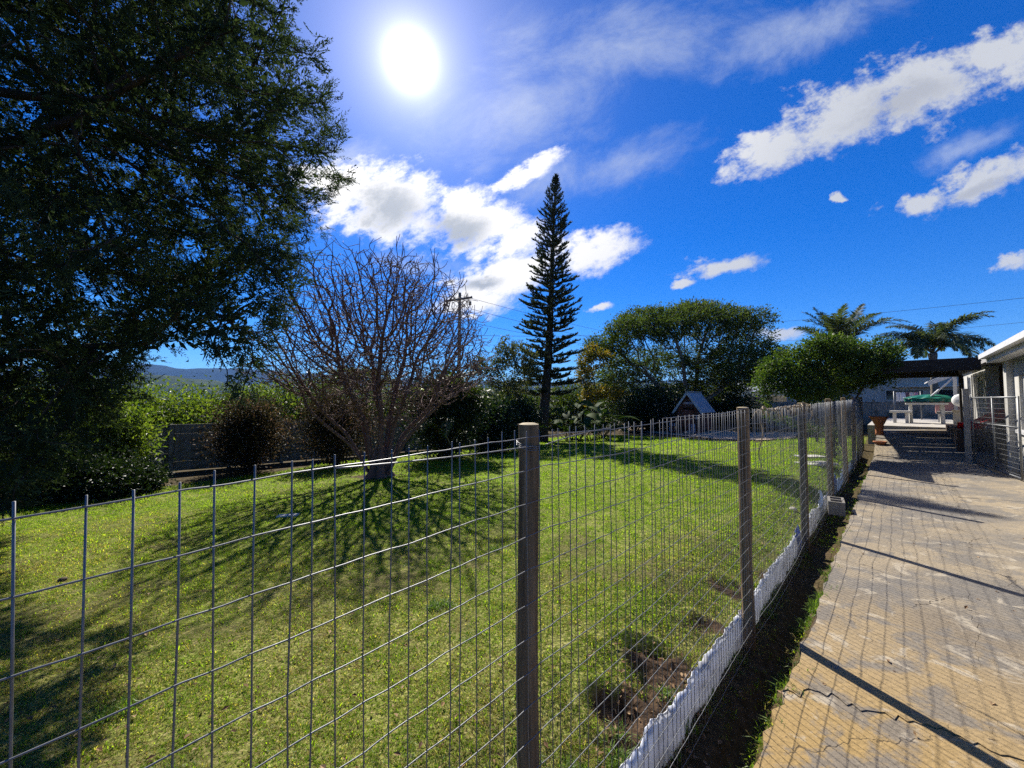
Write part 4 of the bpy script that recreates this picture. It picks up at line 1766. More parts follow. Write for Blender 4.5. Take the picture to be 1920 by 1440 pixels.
bush('sunlit_shrub', 'sunlit yellow-green shrub behind the cypress skirt', at_px(225, 10.4), 0.8, 0.6, 2.2, 5200, 0.14, 0.06, SUNNY, 311, lift=0.5)

# bushes and trees beyond the wall
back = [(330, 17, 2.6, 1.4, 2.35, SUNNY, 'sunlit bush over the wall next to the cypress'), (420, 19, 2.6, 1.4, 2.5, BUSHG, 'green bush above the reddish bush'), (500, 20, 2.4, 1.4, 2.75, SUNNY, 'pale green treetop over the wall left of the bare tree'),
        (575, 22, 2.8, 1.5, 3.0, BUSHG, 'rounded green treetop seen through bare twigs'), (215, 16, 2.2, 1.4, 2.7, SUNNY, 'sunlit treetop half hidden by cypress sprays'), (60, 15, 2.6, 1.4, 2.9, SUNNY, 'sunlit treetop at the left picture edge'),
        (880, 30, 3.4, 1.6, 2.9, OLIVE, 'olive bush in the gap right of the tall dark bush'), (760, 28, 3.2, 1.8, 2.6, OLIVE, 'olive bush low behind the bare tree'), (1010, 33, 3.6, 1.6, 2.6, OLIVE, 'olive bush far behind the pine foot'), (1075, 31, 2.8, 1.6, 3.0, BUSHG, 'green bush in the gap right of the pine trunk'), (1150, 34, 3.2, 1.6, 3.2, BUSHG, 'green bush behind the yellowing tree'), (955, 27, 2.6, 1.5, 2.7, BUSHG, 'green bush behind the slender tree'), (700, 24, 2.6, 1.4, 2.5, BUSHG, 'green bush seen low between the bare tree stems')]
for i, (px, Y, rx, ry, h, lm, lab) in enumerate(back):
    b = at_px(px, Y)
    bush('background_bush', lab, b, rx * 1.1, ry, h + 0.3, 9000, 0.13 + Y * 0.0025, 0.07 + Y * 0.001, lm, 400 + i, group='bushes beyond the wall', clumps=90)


def umbrella_tree():
    Y0 = 34.0
    base = onground(*(W(668, 800, Y0)[:2]))
    k = Y0 / 720
    A = []
    for (cx, cy, hx, hy) in [(668, 700, 62, 9), (640, 712, 40, 8), (705, 714, 42, 9), (670, 728, 60, 9), (610, 722, 26, 7)]:
        c = W(cx, cy, Y0) - base
        A.append(ell_points(160, (c[0], 0, c[2]), (hx * k, hx * k * 0.6, hy * k), len(A) + 190, 0.6))
    broad_tree('umbrella_tree', 'flat layered thorn tree far behind the bare tree', 'tree', base, [[(0, 0, 0), (0.1, 0, 2.0)], [(0.1, 0, 2.0), (-1.2, 0, 3.2)], [(0.1, 0, 2.0), (1.2, 0, 3.3)]], np.vstack(A), 0.32, 0.34, 3.2, 0.015, 9000, 0.2, 0.09, OLIVE, BARK_GREY, 36, leafspread=0.16, cap=0.16)


umbrella_tree()


# ------------------------------------------------------------------ palms
def frond_mesh(name, L, droop, width, seed, lmat_i, nl=60, stiff=0.5):
    r = np.random.default_rng(seed)
    s = np.linspace(0, 1, 16)
    ang = 1.15 - droop * s ** 1.25
    dx = np.cos(ang)
    dz = np.sin(ang)
    x = np.concatenate([[0], np.cumsum((dx[1:] + dx[:-1]) / 2)]) * L / 15
    z = np.concatenate([[0], np.cumsum((dz[1:] + dz[:-1]) / 2)]) * L / 15
    path = np.stack([x, np.zeros(16), z], -1)
    wood = MB()
    wood.tube(path, 0.028 * (1 - 0.85 * s) + 0.003, 5)
    f = np.repeat(np.linspace(0.16, 0.995, nl), 2)
    sg = np.tile([1, -1], nl)
    p = np.stack([np.interp(f, s, path[:, a]) for a in range(3)], -1)
    tx = np.interp(f, s, dx)
    tz = np.interp(f, s, dz)
    tang = np.stack([tx, np.zeros_like(tx), tz], -1)
    nrm = np.stack([-tz, np.zeros_like(tx), tx], -1)
    ln = width * np.sin(np.clip(f, 0, 1) * math.pi * 0.86 + 0.35) ** 0.8 * r.uniform(0.85, 1.1, len(f))
    side = np.stack([np.zeros_like(tx), sg, np.zeros_like(tx)], -1)
    d0 = unit(side * 0.85 + tang * 0.65 + nrm * r.normal(0.15, 0.25, len(f))[:, None])
    mid = p + d0 * ln[:, None] * 0.5
    d1 = unit(d0 + np.array([0, 0, -stiff]) + r.normal(0, 0.1, (len(f), 3)))
    end = mid + d1 * ln[:, None] * 0.5
    wv = unit(np.cross(d0, nrm)) * 0.026
    n = len(f)
    V = np.stack([p - wv * 0.5, p + wv * 0.5, mid + wv, mid - wv, end], 1).reshape(-1, 3)
    b = np.arange(n)[:, None] * 5
    Q = b + np.array([[0, 1, 2, 3]])
    Tt = b + np.array([[3, 2, 4]])
    me = np_mesh(name, V, Q, Tt, {'rnd': np.repeat(r.random(n), 5)}, smooth=False)
    bm = bmesh.new()
    bm.from_mesh(me)
    nf = len(bm.faces)
    wmesh = wood.mesh('rachis', None, True)
    bm.from_mesh(wmesh)
    bm.faces.ensure_lookup_table()
    for q in bm.faces[nf:]:
        q.material_index = 1
    me2 = bpy.data.meshes.new(name)
    bm.to_mesh(me2)
    bm.free()
    return me2


PALML = leaf_mat('palm_leaflet', [(0.030, 0.045, 0.022), (0.055, 0.075, 0.036), (0.10, 0.115, 0.062)], 0.28, 0.6, 0.15)
PALMW = mat('palm_stalk', (0.14, 0.13, 0.06), (0.20, 0.17, 0.09), 12, 0.6)
PALMT = mat('palm_trunk', (0.13, 0.115, 0.095), (0.22, 0.20, 0.17), 5, 0.9, 0.6, stretch=(1, 1, 6))


def palm(name, label, px, Y, crown_py, nf, L, width, seed, stiff, droops, els):
    base = at_px(px, Y)
    T = thing(name, label, 'palm', base, 0, 'palms behind the patio')
    top = W(px, crown_py, Y)[2] - base[2]
    r = np.random.default_rng(seed)
    mb = MB()
    zz = np.linspace(-0.2, top, 26)
    rad = np.interp(zz, [-0.2, 0.5, top * 0.8, top], [0.24, 0.17, 0.14, 0.19]) * (1 + 0.04 * np.cos(np.arange(26) * math.pi))
    mb.tube(np.stack([0.08 * np.sin(zz * 0.6), np.zeros(26), zz], -1), rad, 14)
    mb.build('trunk', PALMT, T, smooth=True)
    x0 = 0.08 * math.sin(top * 0.6)
    for v in range(nf):
        me = frond_mesh('frond', L * r.uniform(0.85, 1.1), r.choice(droops), width, seed * 10 + v, 0, stiff=stiff)
        me.materials.append(PALML)
        me.materials.append(PALMW)
        o = bpy.data.objects.new('frond', me)
        o.location = (x0, 0, top - 0.1)
        a = v * 2.39996 + seed
        o.rotation_euler = (r.normal(0, 0.12), r.uniform(*els), a)
        link(o, T)


palm('feather_palm', 'arching feather palm rising above the patio roof', 1750, 21, 662, 26, 3.2, 0.7, 5, 0.8, [1.6, 2.1, 2.6, 3.0], (-0.45, 0.3))
palm('feather_palm', 'stiff-leaved palm sticking up behind the rounded tree', 1578, 23, 652, 19, 3.3, 0.6, 8, 0.25, [0.4, 0.8, 1.2, 1.6], (-0.35, 0.5))


# big-leaved plants in the bed: every leaf its own part
def paddle_mesh(name, L, Wd, seed):
    r = np.random.default_rng(seed)
    n = 9
    s = np.linspace(0, 1, n)
    w = Wd * 0.5 * np.sin(np.clip(s * 1.02, 0, 1) * math.pi) ** 0.62
    w[0] = 0.012
    w[-1] = 0.004
    z = 0.10 * L * np.sin(s * 2.2) - 0.35 * L * s ** 2
    V = []
    for i in range(n):
        V += [(s[i] * L, -w[i], z[i] + 0.22 * w[i]), (s[i] * L, 0, z[i]), (s[i] * L, w[i], z[i] + 0.22 * w[i])]
    Q = []
    for i in range(n - 1):
        for k in range(2):
            a = i * 3 + k
            Q.append([a, a + 3, a + 4, a + 1])
    return np_mesh(name, V, Q, attrs={'rnd': np.full(len(V), r.random())})


BIGL = leaf_mat('big_leaf', [(0.014, 0.030, 0.010), (0.030, 0.055, 0.014), (0.055, 0.085, 0.02)], 0.18, 0.75, 0.08)
YBIG = leaf_mat('yellow_big_leaf', [(0.12, 0.15, 0.02), (0.22, 0.21, 0.03)], 0.5, 0.4, 0.4, (1.5, 1.4, 0.6))


def paddle_plant(name, label, base, n, L, Wd, stalk, seed, lm, cat='plant', group=None, spread=0.35, tilt=(0.25, 1.1)):
    T = thing(name, label, cat, base, 0, group)
    r = np.random.default_rng(seed)
    vs = []
    for v in range(4):
        me = paddle_mesh('leaf', L, Wd, seed * 7 + v)
        me.materials.append(lm)
        vs.append(me)
    st = MB()
    for i in range(n):
        a = i * 2.39996
        f = r.random() ** 0.6
        foot = np.array([r.normal(0, spread * 0.4), r.normal(0, spread * 0.4), 0])
        h = stalk * r.uniform(0.35, 1.0)
        tp = foot + np.array([math.cos(a) * spread * f * 1.4, math.sin(a) * spread * f * 1.4, h])
        k = np.linspace(0, 1, 5)[:, None]
        st.tube(foot * (1 - k) + tp * k + np.array([0, 0, 0.08]) * np.sin(k * math.pi), 0.014, 5)
        o = bpy.data.objects.new('leaf', vs[i % 4])
        o.location = tuple(tp)
        o.rotation_euler = (r.normal(0, 0.35), -r.uniform(*tilt) + 0.5, a + r.normal(0, 0.3))
        s = r.uniform(0.65, 1.15)
        o.scale = (s, s, s)
        link(o, T)
    st.build('stalks', BIGL, T, smooth=True)


paddle_plant('paddle_plant', 'glossy big-leaved plant right of the pine trunk', at_px(1080, 19.5), 46, 0.95, 0.40, 1.9, 51, BIGL, spread=1.0)
paddle_plant('paddle_plant', 'big-leaved plant in shade at right end of the bed', at_px(1122, 20.5), 30, 0.85, 0.36, 1.4, 52, BIGL, spread=0.8)
paddle_plant('paddle_plant', 'leafy stalked plant left of the pine in the bed', at_px(915, 16.2), 22, 0.6, 0.22, 1.7, 54, SUNNY, spread=0.6)


def fan_palm_bush():
    base = at_px(845, 13.6)
    T = thing('clump_palm', 'clump of arching palm fronds among the dark bush', 'palm', base)
    r = np.random.default_rng(15)
    for v in range(16):
        me = frond_mesh('frond', r.uniform(1.6, 2.6), r.choice([1.2, 1.6, 2.0]), 0.42, 900 + v, 0, nl=34, stiff=0.45)
        me.materials.append(BUSHG if v % 4 else SUNNY)
        me.materials.append(PALMW)
        o = bpy.data.objects.new('frond', me)
        o.location = (r.normal(0, 0.3), r.normal(0, 0.25), r.uniform(0.4, 2.2))
        o.rotation_euler = (r.normal(0, 0.15), r.uniform(-0.4, 0.2), v * 2.4)
        link(o, T)


fan_palm_bush()

# ------------------------------------------------------------------ precast walls
PRECAST = mat('precast_concrete', (0.27, 0.25, 0.21), (0.18, 0.165, 0.135), 5, 0.95, 0.4, bscale=40, c3=(0.07, 0.07, 0.05), s3=2.2)


def precast_wall(name, label, a, b, h, rows, bay=1.55, gap=0.05, seed=0):
    a, b = np.asarray(a, float), np.asarray(b, float)
    L = np.hypot(*(b - a))
    d = (b - a) / L
    rz = math.atan2(d[1], d[0])
    n = int(L / bay)
    T = thing(name, label, 'wall', onground(a[0], a[1]), rz)
    z0 = T.location.z
    r = np.random.default_rng(seed)
    sh = h / rows
    slab = MB().box((0, 0, 0), (bay - 0.11, 0.045, sh - 0.005)).mesh('slab')
    slab.materials.append(PRECAST)
    post = MB().box((0, 0, 0), (0.115, 0.115, h + 0.5)).mesh('post')
    post.materials.append(PRECAST)
    for i in range(n + 1):
        p = a + d * i * bay
        gzz = float(ground_z(p[0], p[1])) - z0
        o = bpy.data.objects.new('post', post)
        o.location = (i * bay, 0, gzz + h / 2 - 0.2)
        o.rotation_euler = (0, r.normal(0, 0.006), 0)
        link(o, T)
        if i == n:
            break
        for k in range(rows):
            o = bpy.data.objects.new('slab', slab)
            o.location = (i * bay + bay / 2, r.normal(0, 0.006), gzz + gap + sh * (k + 0.5))
            o.rotation_euler = (r.normal(0, 0.012), r.normal(0, 0.004), 0)
            link(o, T)
    return T


precast_wall('precast_wall', 'low precast concrete slab wall behind the reddish bushes', (-16.4, 9.35), (1.6, 20.6), 1.52, 5, seed=1)
precast_wall('precast_wall', 'dark precast wall behind the playhouse and wide tree', (12.5, 31.5), (27, 27.5), 2.1, 7, seed=2, gap=0.0)

# ------------------------------------------------------------------ utility pole and wires
POLEW = mat('pole_wood', (0.15, 0.12, 0.09), (0.24, 0.2, 0.16), 6, 0.9, 0.4, stretch=(6, 6, 0.5))
WIREM = mat('cable', (0.03, 0.03, 0.03), (0.04, 0.04, 0.04), 5, 0.6)
PORC = mat('insulator', (0.10, 0.06, 0.04), (0.14, 0.09, 0.06), 5, 0.3, spec=0.6)


def utility():
    Y0 = 31.0
    base = at_px(860, Y0)
    T = thing('utility_pole', 'wooden utility pole with a crossarm behind the bare tree', 'utility pole', base)
    top = W(860, 549, Y0)[2] - base[2]
    mb = MB()
    zz = np.linspace(-0.3, top, 12)
    mb.tube(np.stack([zz * 0.004, zz * 0, zz], -1), np.interp(zz, [0, top], [0.17, 0.12]), 12)
    mb.build('pole', POLEW, T, smooth=True)
    arm = W(857, 562, Y0)[2] - base[2]
    mb = MB().box((-0.05, -0.14, arm), (2.3, 0.12, 0.15), ry=R(-8))
    a = mb.build('crossarm', POLEW, T)
    mb = MB()
    mb.tube([(-0.65, -0.14, arm - 0.1), (0, -0.14, arm - 0.75)], 0.02, 5)
    mb.tube([(0.55, -0.14, arm + 0.05), (0, -0.14, arm - 0.75)], 0.02, 5)
    mb.build('brace', POLEW, T)
    for (x, dz) in ((0.95, -0.05), (0.85, -0.05), (-0.98, -0.2)):
        mb = MB()
        mb.lathe([(0.01, 0.0), (0.02, -0.1), (0.07, -0.16), (0.07, -0.22), (0.03, -0.25), (0.08, -0.32), (0.08, -0.38), (0.02, -0.44), (0.015, -0.7), (0.001, -0.7)], (x, -0.14, arm + dz), 10)
        mb.build('insulator', PORC, T, smooth=True)


utility()


def cable(label, a, b, sag, r=0.013, grp='overhead cables'):
    a, b = np.asarray(a, float), np.asarray(b, float)
    k = np.linspace(0, 1, 60)
    P = a[None] * (1 - k[:, None]) + b[None] * k[:, None]
    P[:, 2] -= sag * 4 * k * (1 - k)
    mb = MB()
    mb.tube(P - a, r, 5)
    o = mb.build('overhead_cable', WIREM, None, smooth=True)
    o.location = tuple(a)
    tag(o, label, 'cable', grp)


cable('overhead cable from pole top passing behind the pine', W(861, 553, 31.0), W(1240, 640, 62), 0.4, 0.016)
cable('overhead cable from hanging insulator passing behind the pine', W(882, 579, 30.9), W(1240, 652, 62), 0.5, 0.016)
cable('lower overhead cable crossing behind the pine at twig height', W(862, 600, 31.0), W(1240, 660, 62), 0.5, 0.016)
cable('level cable from the pole towards the pine just above treetops', W(862, 628, 31.0), W(1240, 622, 50), 0.3, 0.016)
cable('overhead cable running up from wide tree to the right picture edge', W(1330, 612, 45), W(2100, 538, 22), 0.25, 0.012)
cable('overhead cable between the cypress and the pole top', W(430, 478, 24), W(840, 566, 31), 0.2, 0.014)
cable('low sunlit cable crossing in front of the bare tree crown', W(640, 634, 20), W(862, 632, 31), 0.05, 0.014)
cable('faint cable low over the house roof', W(1440, 640, 48), W(2100, 585, 24), 0.3, 0.011)

# ------------------------------------------------------------------ neighbour house
WHITEW = mat('white_plaster', (0.62, 0.61, 0.59), (0.52, 0.51, 0.49), 3, 0.9, 0.15, bscale=60)
GREYROOF = mat('grey_sheet_roof', (0.42, 0.43, 0.45), (0.33, 0.34, 0.36), 4, 0.5, spec=0.4)
GLASS = mat('window_glass', (0.02, 0.025, 0.03), (0.03, 0.035, 0.04), 3, 0.08, spec=0.7)
FRAMEW = mat('white_frame', (0.68, 0.68, 0.66), (0.6, 0.6, 0.58), 8, 0.5)


def neighbour():
    Y0 = 44
    base = at_px(1440, Y0)
    T = thing('neighbour_house', 'pale neighbour house glimpsed under the wide tree', 'house', base, R(8))
    MB().box((0, 0, 1.3), (9, 6, 2.9)).build('wall', WHITEW, T)
    mb = MB()
    mb.prism([(-4.8, -3.5, 2.62), (4.8, -3.5, 2.62), (4.8, 0, 4.0), (-4.8, 0, 4.0)], (0, 0, 0.08))
    mb.prism([(-4.8, 0, 4.0), (4.8, 0, 4.0), (4.8, 3.5, 2.62), (-4.8, 3.5, 2.62)], (0, 0, 0.08))
    mb.build('roof', GREYROOF, T)
    for x in (-3.0, -0.4, 2.6):
        w = MB()
        for (dx, dz, sx, sz) in ((-0.62, 0, 0.08, 1.2), (0.62, 0, 0.08, 1.2), (0, 0.56, 1.16, 0.08), (0, -0.56, 1.16, 0.08), (0, 0, 0.06, 1.04)):
            w.box((x + dx, -3.03, 1.6 + dz), (sx, 0.08, sz))
        f = w.build('window', FRAMEW, T)
        MB().box((x, -3.01, 1.6), (1.16, 0.03, 1.04)).build('pane', GLASS, f)


neighbour()

# ------------------------------------------------------------------ playhouse
REDW = mat('red_brown_plank', (0.13, 0.045, 0.030), (0.085, 0.032, 0.024), 6, 0.75, 0.3, stretch=(1, 1, 5))
DKWD = mat('dark_log', (0.12, 0.048, 0.030), (0.16, 0.068, 0.044), 6, 0.8, 0.3)
DOORR = mat('door_red', (0.22, 0.065, 0.035), (0.17, 0.05, 0.03), 6, 0.6)
ROOFB = mat('blue_grey_sheet', (0.30, 0.335, 0.38), (0.24, 0.27, 0.31), 5, 0.55, spec=0.35)
TRIMW = mat('old_white_trim', (0.56, 0.55, 0.53), (0.42, 0.41, 0.39), 9, 0.7)
LILAC = mat('lilac_picket', (0.40, 0.37, 0.42), (0.32, 0.29, 0.34), 9, 0.7)


def playhouse():
    c = G(1292, 812)
    base = onground(c[0], c[1])
    T = thing('playhouse', 'small red-brown log playhouse with steep blue-grey roof', 'playhouse', base, R(45))
    # local x runs back along the ridge, front gable at x = 0; y spans the gable
    Wd, D, E, H = 1.36, 1.75, 1.36, 2.36
    hw_ = Wd / 2

    def half(z):
        return hw_ if z < E else hw_ * (H - 0.06 - z) / (H - 0.06 - E)
    z = 0.16
    ph = 0.118
    while z < H - 0.2:
        w = half(z + ph) - 0.01
        if w > 0.08:
            if z < 1.36:
                # both sides of the door
                for (y0, y1) in ((-w, -0.30), (0.30, w)):
                    if y1 - y0 > 0.05:
                        MB().box((0, (y0 + y1) / 2, z + ph / 2), (0.07, y1 - y0, ph - 0.012)).build('log', DKWD, T, bevel=0.015)
            else:
                MB().box((0, 0, z + ph / 2), (0.07, 2 * w, ph - 0.012)).build('log', DKWD, T, bevel=0.015)
        z += ph
    side = MB().box((0, 0, 0), (D, 0.07, ph - 0.012)).mesh('log')
    side.materials.append(DKWD)
    for sg in (-1, 1):
        z = 0.16
        while z < E - 0.05:
            o = bpy.data.objects.new('log', side)
            o.location = (D / 2, sg * (hw_ - 0.03), z + ph / 2)
            link(o, T)
            z += ph
    MB().box((D, 0, 0.75), (0.05, Wd - 0.1, 1.2)).build('back_wall', DKWD, T)
    d = MB().box((-0.02, 0, 0.76), (0.05, 0.56, 1.16)).build('door', DOORR, T)
    for y in (-0.14, 0.0, 0.14):
        MB().box((-0.048, y, 0.76), (0.012, 0.125, 1.12)).build('door_plank', DOORR, d)
    MB().lathe([(0.001, 0.03), (0.02, 0.02), (0.02, -0.02), (0.001, -0.03)], (-0.075, -0.2, 0.78), 10).build('knob', TRIMW, d)
    # small white panel with a dark cut-out on the front, right of the door
    pnl = MB().box((-0.052, -0.52, 0.93), (0.02, 0.2, 0.22)).build('shutter', TRIMW, T)
    MB().box((-0.066, -0.52, 0.93), (0.012, 0.10, 0.12)).build('opening', DKWD, pnl)
    MB().box((-0.05, 0.0, 1.72), (0.02, 0.5, 0.13)).build('name_board', LILAC, T)
    # roof: two slopes of ribbed sheet
    for sg in (-1, 1):
        e = np.array([0, sg * (hw_ + 0.14), E - 0.17])
        r0 = np.array([0, 0, H])
        mb = MB()
        nrib = 14
        V, Q = [], []
        for i in range(nrib * 2 + 1):
            x = -0.24 + (D + 0.48) * i / (nrib * 2)
            lift = 0.022 if i % 2 else 0.0
            V += [(x, e[1], e[2] + lift), (x, r0[1], r0[2] + lift), (x, e[1], e[2] + lift - 0.03), (x, r0[1], r0[2] + lift - 0.03)]
        for i in range(nrib * 2):
            a = i * 4
            Q += [[a, a + 4, a + 5, a + 1], [a + 2, a + 3, a + 7, a + 6], [a, a + 2, a + 6, a + 4]]
        mb.add(V, Q)
        rf = mb.build('roof', ROOFB, T)
        b = MB()
        ang = math.atan2(r0[2] - e[2], -sg * e[1] * sg if False else abs(e[1]))
        L = math.hypot(e[1], r0[2] - e[2])
        b.box((-0.255, e[1] / 2, (e[2] + r0[2]) / 2 - 0.05), (0.03, L, 0.11), rx=-sg * ang)
        b.build('barge_board', TRIMW, rf)
    MB().box((D / 2, 0, H + 0.03), (D + 0.5, 0.16, 0.03)).build('ridge_cap', ROOFB, T)
    # porch with pickets
    MB().box((-0.55, 0, 0.10), (1.0, Wd + 0.1, 0.08)).build('porch_deck', REDW, T)
    for y in np.arange(-hw_, hw_ + 0.01, 0.135):
        if abs(y) > 0.28:
            mb = MB()
            mb.prism([(-1.03, y - 0.035, 0.14), (-1.03, y + 0.035, 0.14), (-1.03, y + 0.035, 0.56), (-1.03, y, 0.62), (-1.03, y - 0.035, 0.56)], (-0.02, 0, 0))
            mb.build('picket', LILAC, T)
    for (y0, y1) in ((-hw_, -0.28), (0.28, hw_)):
        MB().box((-1.01, (y0 + y1) / 2, 0.42), (0.03, y1 - y0, 0.05)).build('rail', REDW, T)
    return base


playhouse()


def bench_red():
    c = W(1272, 800, 22.0)
    base = onground(c[0], c[1])
    T = thing('garden_bench', 'low red-brown plank bench before the playhouse porch', 'bench', base, R(20))
    for y in (-0.11, 0.0, 0.11):
        MB().box((0, y, 0.44), (1.05, 0.10, 0.035)).build('seat_plank', REDW, T)
    for x in (-0.42, 0.42):
        MB().box((x, 0, 0.21), (0.06, 0.28, 0.42)).build('leg', REDW, T)
    MB().box((0, 0.17, 0.72), (1.05, 0.03, 0.12), rx=R(-8)).build('backrest', REDW, T)
    for x in (-0.42, 0.42):
        MB().box((x, 0.155, 0.55), (0.05, 0.03, 0.4), rx=R(-8)).build('back_post', REDW, T)


bench_red()

# ------------------------------------------------------------------ the house along the drive
WALLG = mat('grey_painted_wall', (0.47, 0.46, 0.43), (0.38, 0.37, 0.345), 2.5, 0.9, 0.2, bscale=70, c3=(0.31, 0.30, 0.27), s3=1.2)
FASC = mat('white_fascia', (0.56, 0.56, 0.57), (0.46, 0.46, 0.47), 6, 0.55)
SHADEBRN = mat('recess_shade_brown', (0.09, 0.055, 0.04), (0.05, 0.035, 0.028), 10, 0.9, 0.4)  # shade of the recess and step put into a dark brown
DARKT = mat('black_stained_timber', (0.018, 0.015, 0.013), (0.034, 0.028, 0.024), 8, 0.8, 0.3)
ASB = mat('roof_sheet', (0.32, 0.31, 0.30), (0.24, 0.235, 0.23), 3, 0.85)


def house():
    T = thing('house', 'grey plastered house with white gutter along the drive', 'house', (P1[0], P1[1], 0), R(45))

    def bx(name, t0, t1, s0, s1, z0, z1, m, par=T, bevel=0):
        return MB().box(((t0 + t1) / 2, -(s0 + s1) / 2, (z0 + z1) / 2), (t1 - t0, abs(s1 - s0), z1 - z0)).build(name, m, par, bevel=bevel)
    # front wall, in pieces round its window
    bx('wall', 3.0, 10.7, 2.62, 2.84, -0.3, 2.56, WALLG)
    bx('wall', 10.7, 11.9, 2.62, 2.84, -0.3, 1.05, WALLG)
    bx('wall', 10.7, 11.9, 2.62, 2.84, 2.15, 2.56, WALLG)
    bx('wall', 11.9, 12.35, 2.62, 2.84, -0.3, 2.56, WALLG)
    bx('pillar', 12.353, 12.66, 2.52, 2.86, -0.3, 2.62, WALLG)
    w = MB()
    for (t0, t1, z0, z1) in ((10.703, 10.76, 1.053, 2.147), (11.84, 11.897, 1.053, 2.147), (10.76, 11.84, 1.053, 1.11), (10.76, 11.84, 2.09, 2.147), (11.28, 11.32, 1.11, 2.09)):
        w.box(((t0 + t1) / 2, -2.70, (z0 + z1) / 2), (t1 - t0, 0.06, z1 - z0))
    f = w.build('window', FRAMEW, T)
    MB().box((11.02, -2.71, 1.6), (0.515, 0.01, 0.97)).build('pane', GLASS, f)
    MB().box((11.58, -2.71, 1.6), (0.515, 0.01, 0.97)).build('pane', GLASS, f)
    bx('sill', 10.62, 11.98, 2.55, 2.618, 0.98, 1.045, FASC)
    # recess: parapet, side wall and back wall
    bx('parapet', 12.67, 15.98, 3.05, 3.2, -0.2, 1.50, SHADEBRN)
    bx('wall', 12.665, 16.0, 4.4, 4.6, -0.2, 2.58, SHADEBRN)
    bx('wall', 16.0, 16.18, 2.865, 4.6, -0.2, 2.60, SHADEBRN)
    # rear part of the front wall with its tall window
    bx('wall', 15.985, 16.35, 2.62, 2.86, 0.0, 2.60, WALLG)
    bx('wall', 17.5, 21.0, 2.62, 2.84, 0.0, 2.60, WALLG)
    bx('wall', 16.35, 17.5, 2.62, 2.84, 0.0, 1.30, WALLG)
    bx('wall', 16.35, 17.5, 2.62, 2.84, 2.32, 2.60, WALLG)
    w = MB()
    for (t0, t1, z0, z1) in ((16.353, 16.42, 1.303, 2.317), (17.43, 17.497, 1.303, 2.317), (16.42, 17.43, 1.303, 1.36), (16.42, 17.43, 2.26, 2.317), (16.9, 16.95, 1.36, 2.26)):
        w.box(((t0 + t1) / 2, -2.70, (z0 + z1) / 2), (t1 - t0, 0.06, z1 - z0))
    f = w.build('window', FRAMEW, T)
    MB().box((16.66, -2.71, 1.81), (0.475, 0.01, 0.89)).build('pane', GLASS, f)
    MB().box((17.19, -2.71, 1.81), (0.475, 0.01, 0.89)).build('pane', GLASS, f)
    # second opening: dark glass door further back
    dd = bx('door', 18.6, 19.5, 2.60, 2.618, 0.75, 2.4, GLASS)
    bx('door_frame', 18.52, 18.597, 2.585, 2.617, 0.75, 2.46, FRAMEW, dd)
    bx('door_frame', 19.503, 19.58, 2.585, 2.617, 0.75, 2.46, FRAMEW, dd)
    # roof with overhang
    mb = MB()
    V = [(2.0, -2.30, 2.62), (12.75, -2.30, 2.62), (12.75, -7.0, 4.05), (2.0, -7.0, 4.05)]
    mb.prism(V, (0, 0, 0.05))
    rf = mb.build('roof', ASB, T)
    # sheet ribs
    for i in range(54):
        t = 2.08 + i * 0.197
        mb = MB()
        mb.tube([(t, -2.29, 2.675), (t, -7.0, 4.108)], 0.026, 6)
        mb.build('roof_rib', ASB, rf, smooth=True)
    g = MB()
    prof = [(-2.19, 2.57), (-2.19, 2.67), (-2.203, 2.67), (-2.203, 2.582), (-2.285, 2.582), (-2.285, 2.655), (-2.297, 2.655), (-2.297, 2.57)]
    V = []
    for t in (2.0, 12.72):
        V += [(t, y, z) for y, z in prof]
    n = len(prof)
    Q = [[i, (i + 1) % n, n + (i + 1) % n, n + i] for i in range(n)]
    g.add(V, Q)
    g.box((12.71, -2.244, 2.618), (0.02, 0.11, 0.095))
    g.build('gutter', FASC, rf)
    bx('fascia', 2.0, 12.72, 2.305, 2.33, 2.48, 2.615, FASC, rf)
    bx('soffit', 2.0, 12.70, 2.333, 2.515, 2.48, 2.495, FASC, rf)
    # barge board on the gable end
    mb = MB()
    mb.prism([(12.755, -2.30, 2.50), (12.755, -2.30, 2.69), (12.755, -7.0, 4.12), (12.755, -7.0, 3.93)], (0.03, 0, 0))
    mb.build('barge_board', FASC, rf)
    mb = MB()
    mb.prism([(12.36, -2.62, 2.625), (12.36, -2.62, 2.70), (12.36, -7.0, 4.02), (12.36, -7.0, 2.625)], (0.2, 0, 0))
    mb.build('gable_wall', WALLG, T)
    bx('roof', 12.8, 21.3, 2.50, 6.5, 2.63, 2.76, ASB)  # flat roof box added to darken the recess
    # lean-to edge and its brace at the far corner
    mb = MB()
    mb.prism([(21.0, -2.62, 2.66), (21.0, -2.62, 2.80), (21.0, -1.75, 2.34), (21.0, -1.75, 2.20)], (0.05, 0, 0))
    mb.build('lean_to_board', FASC, T)
    mb = MB()
    mb.prism([(21.06, -2.62, 2.80), (21.06, -1.72, 2.34), (23.5, -1.72, 2.34), (23.5, -2.62, 2.80)], (0, 0, 0.04))
    mb.build('lean_to_roof', FASC, T)
    mb = MB()
    mb.tube([(20.97, -1.6, 1.55), (20.97, -2.35, 2.45)], 0.035, 6)
    mb.build('lean_to_brace', FASC, T, smooth=True)
    bx('lean_to_post', 20.9, 21.0, 2.36, 2.46, 0.7, 2.6, FASC)
    # raised step along the house, its shade put into the dark colour
    bx('plinth', 14.7, 17.9, 1.95, 2.60, 0.0, 0.86, SHADEBRN)
    bx('plinth', 14.7, 15.97, 2.604, 3.04, 0.0, 0.858, SHADEBRN)


house()


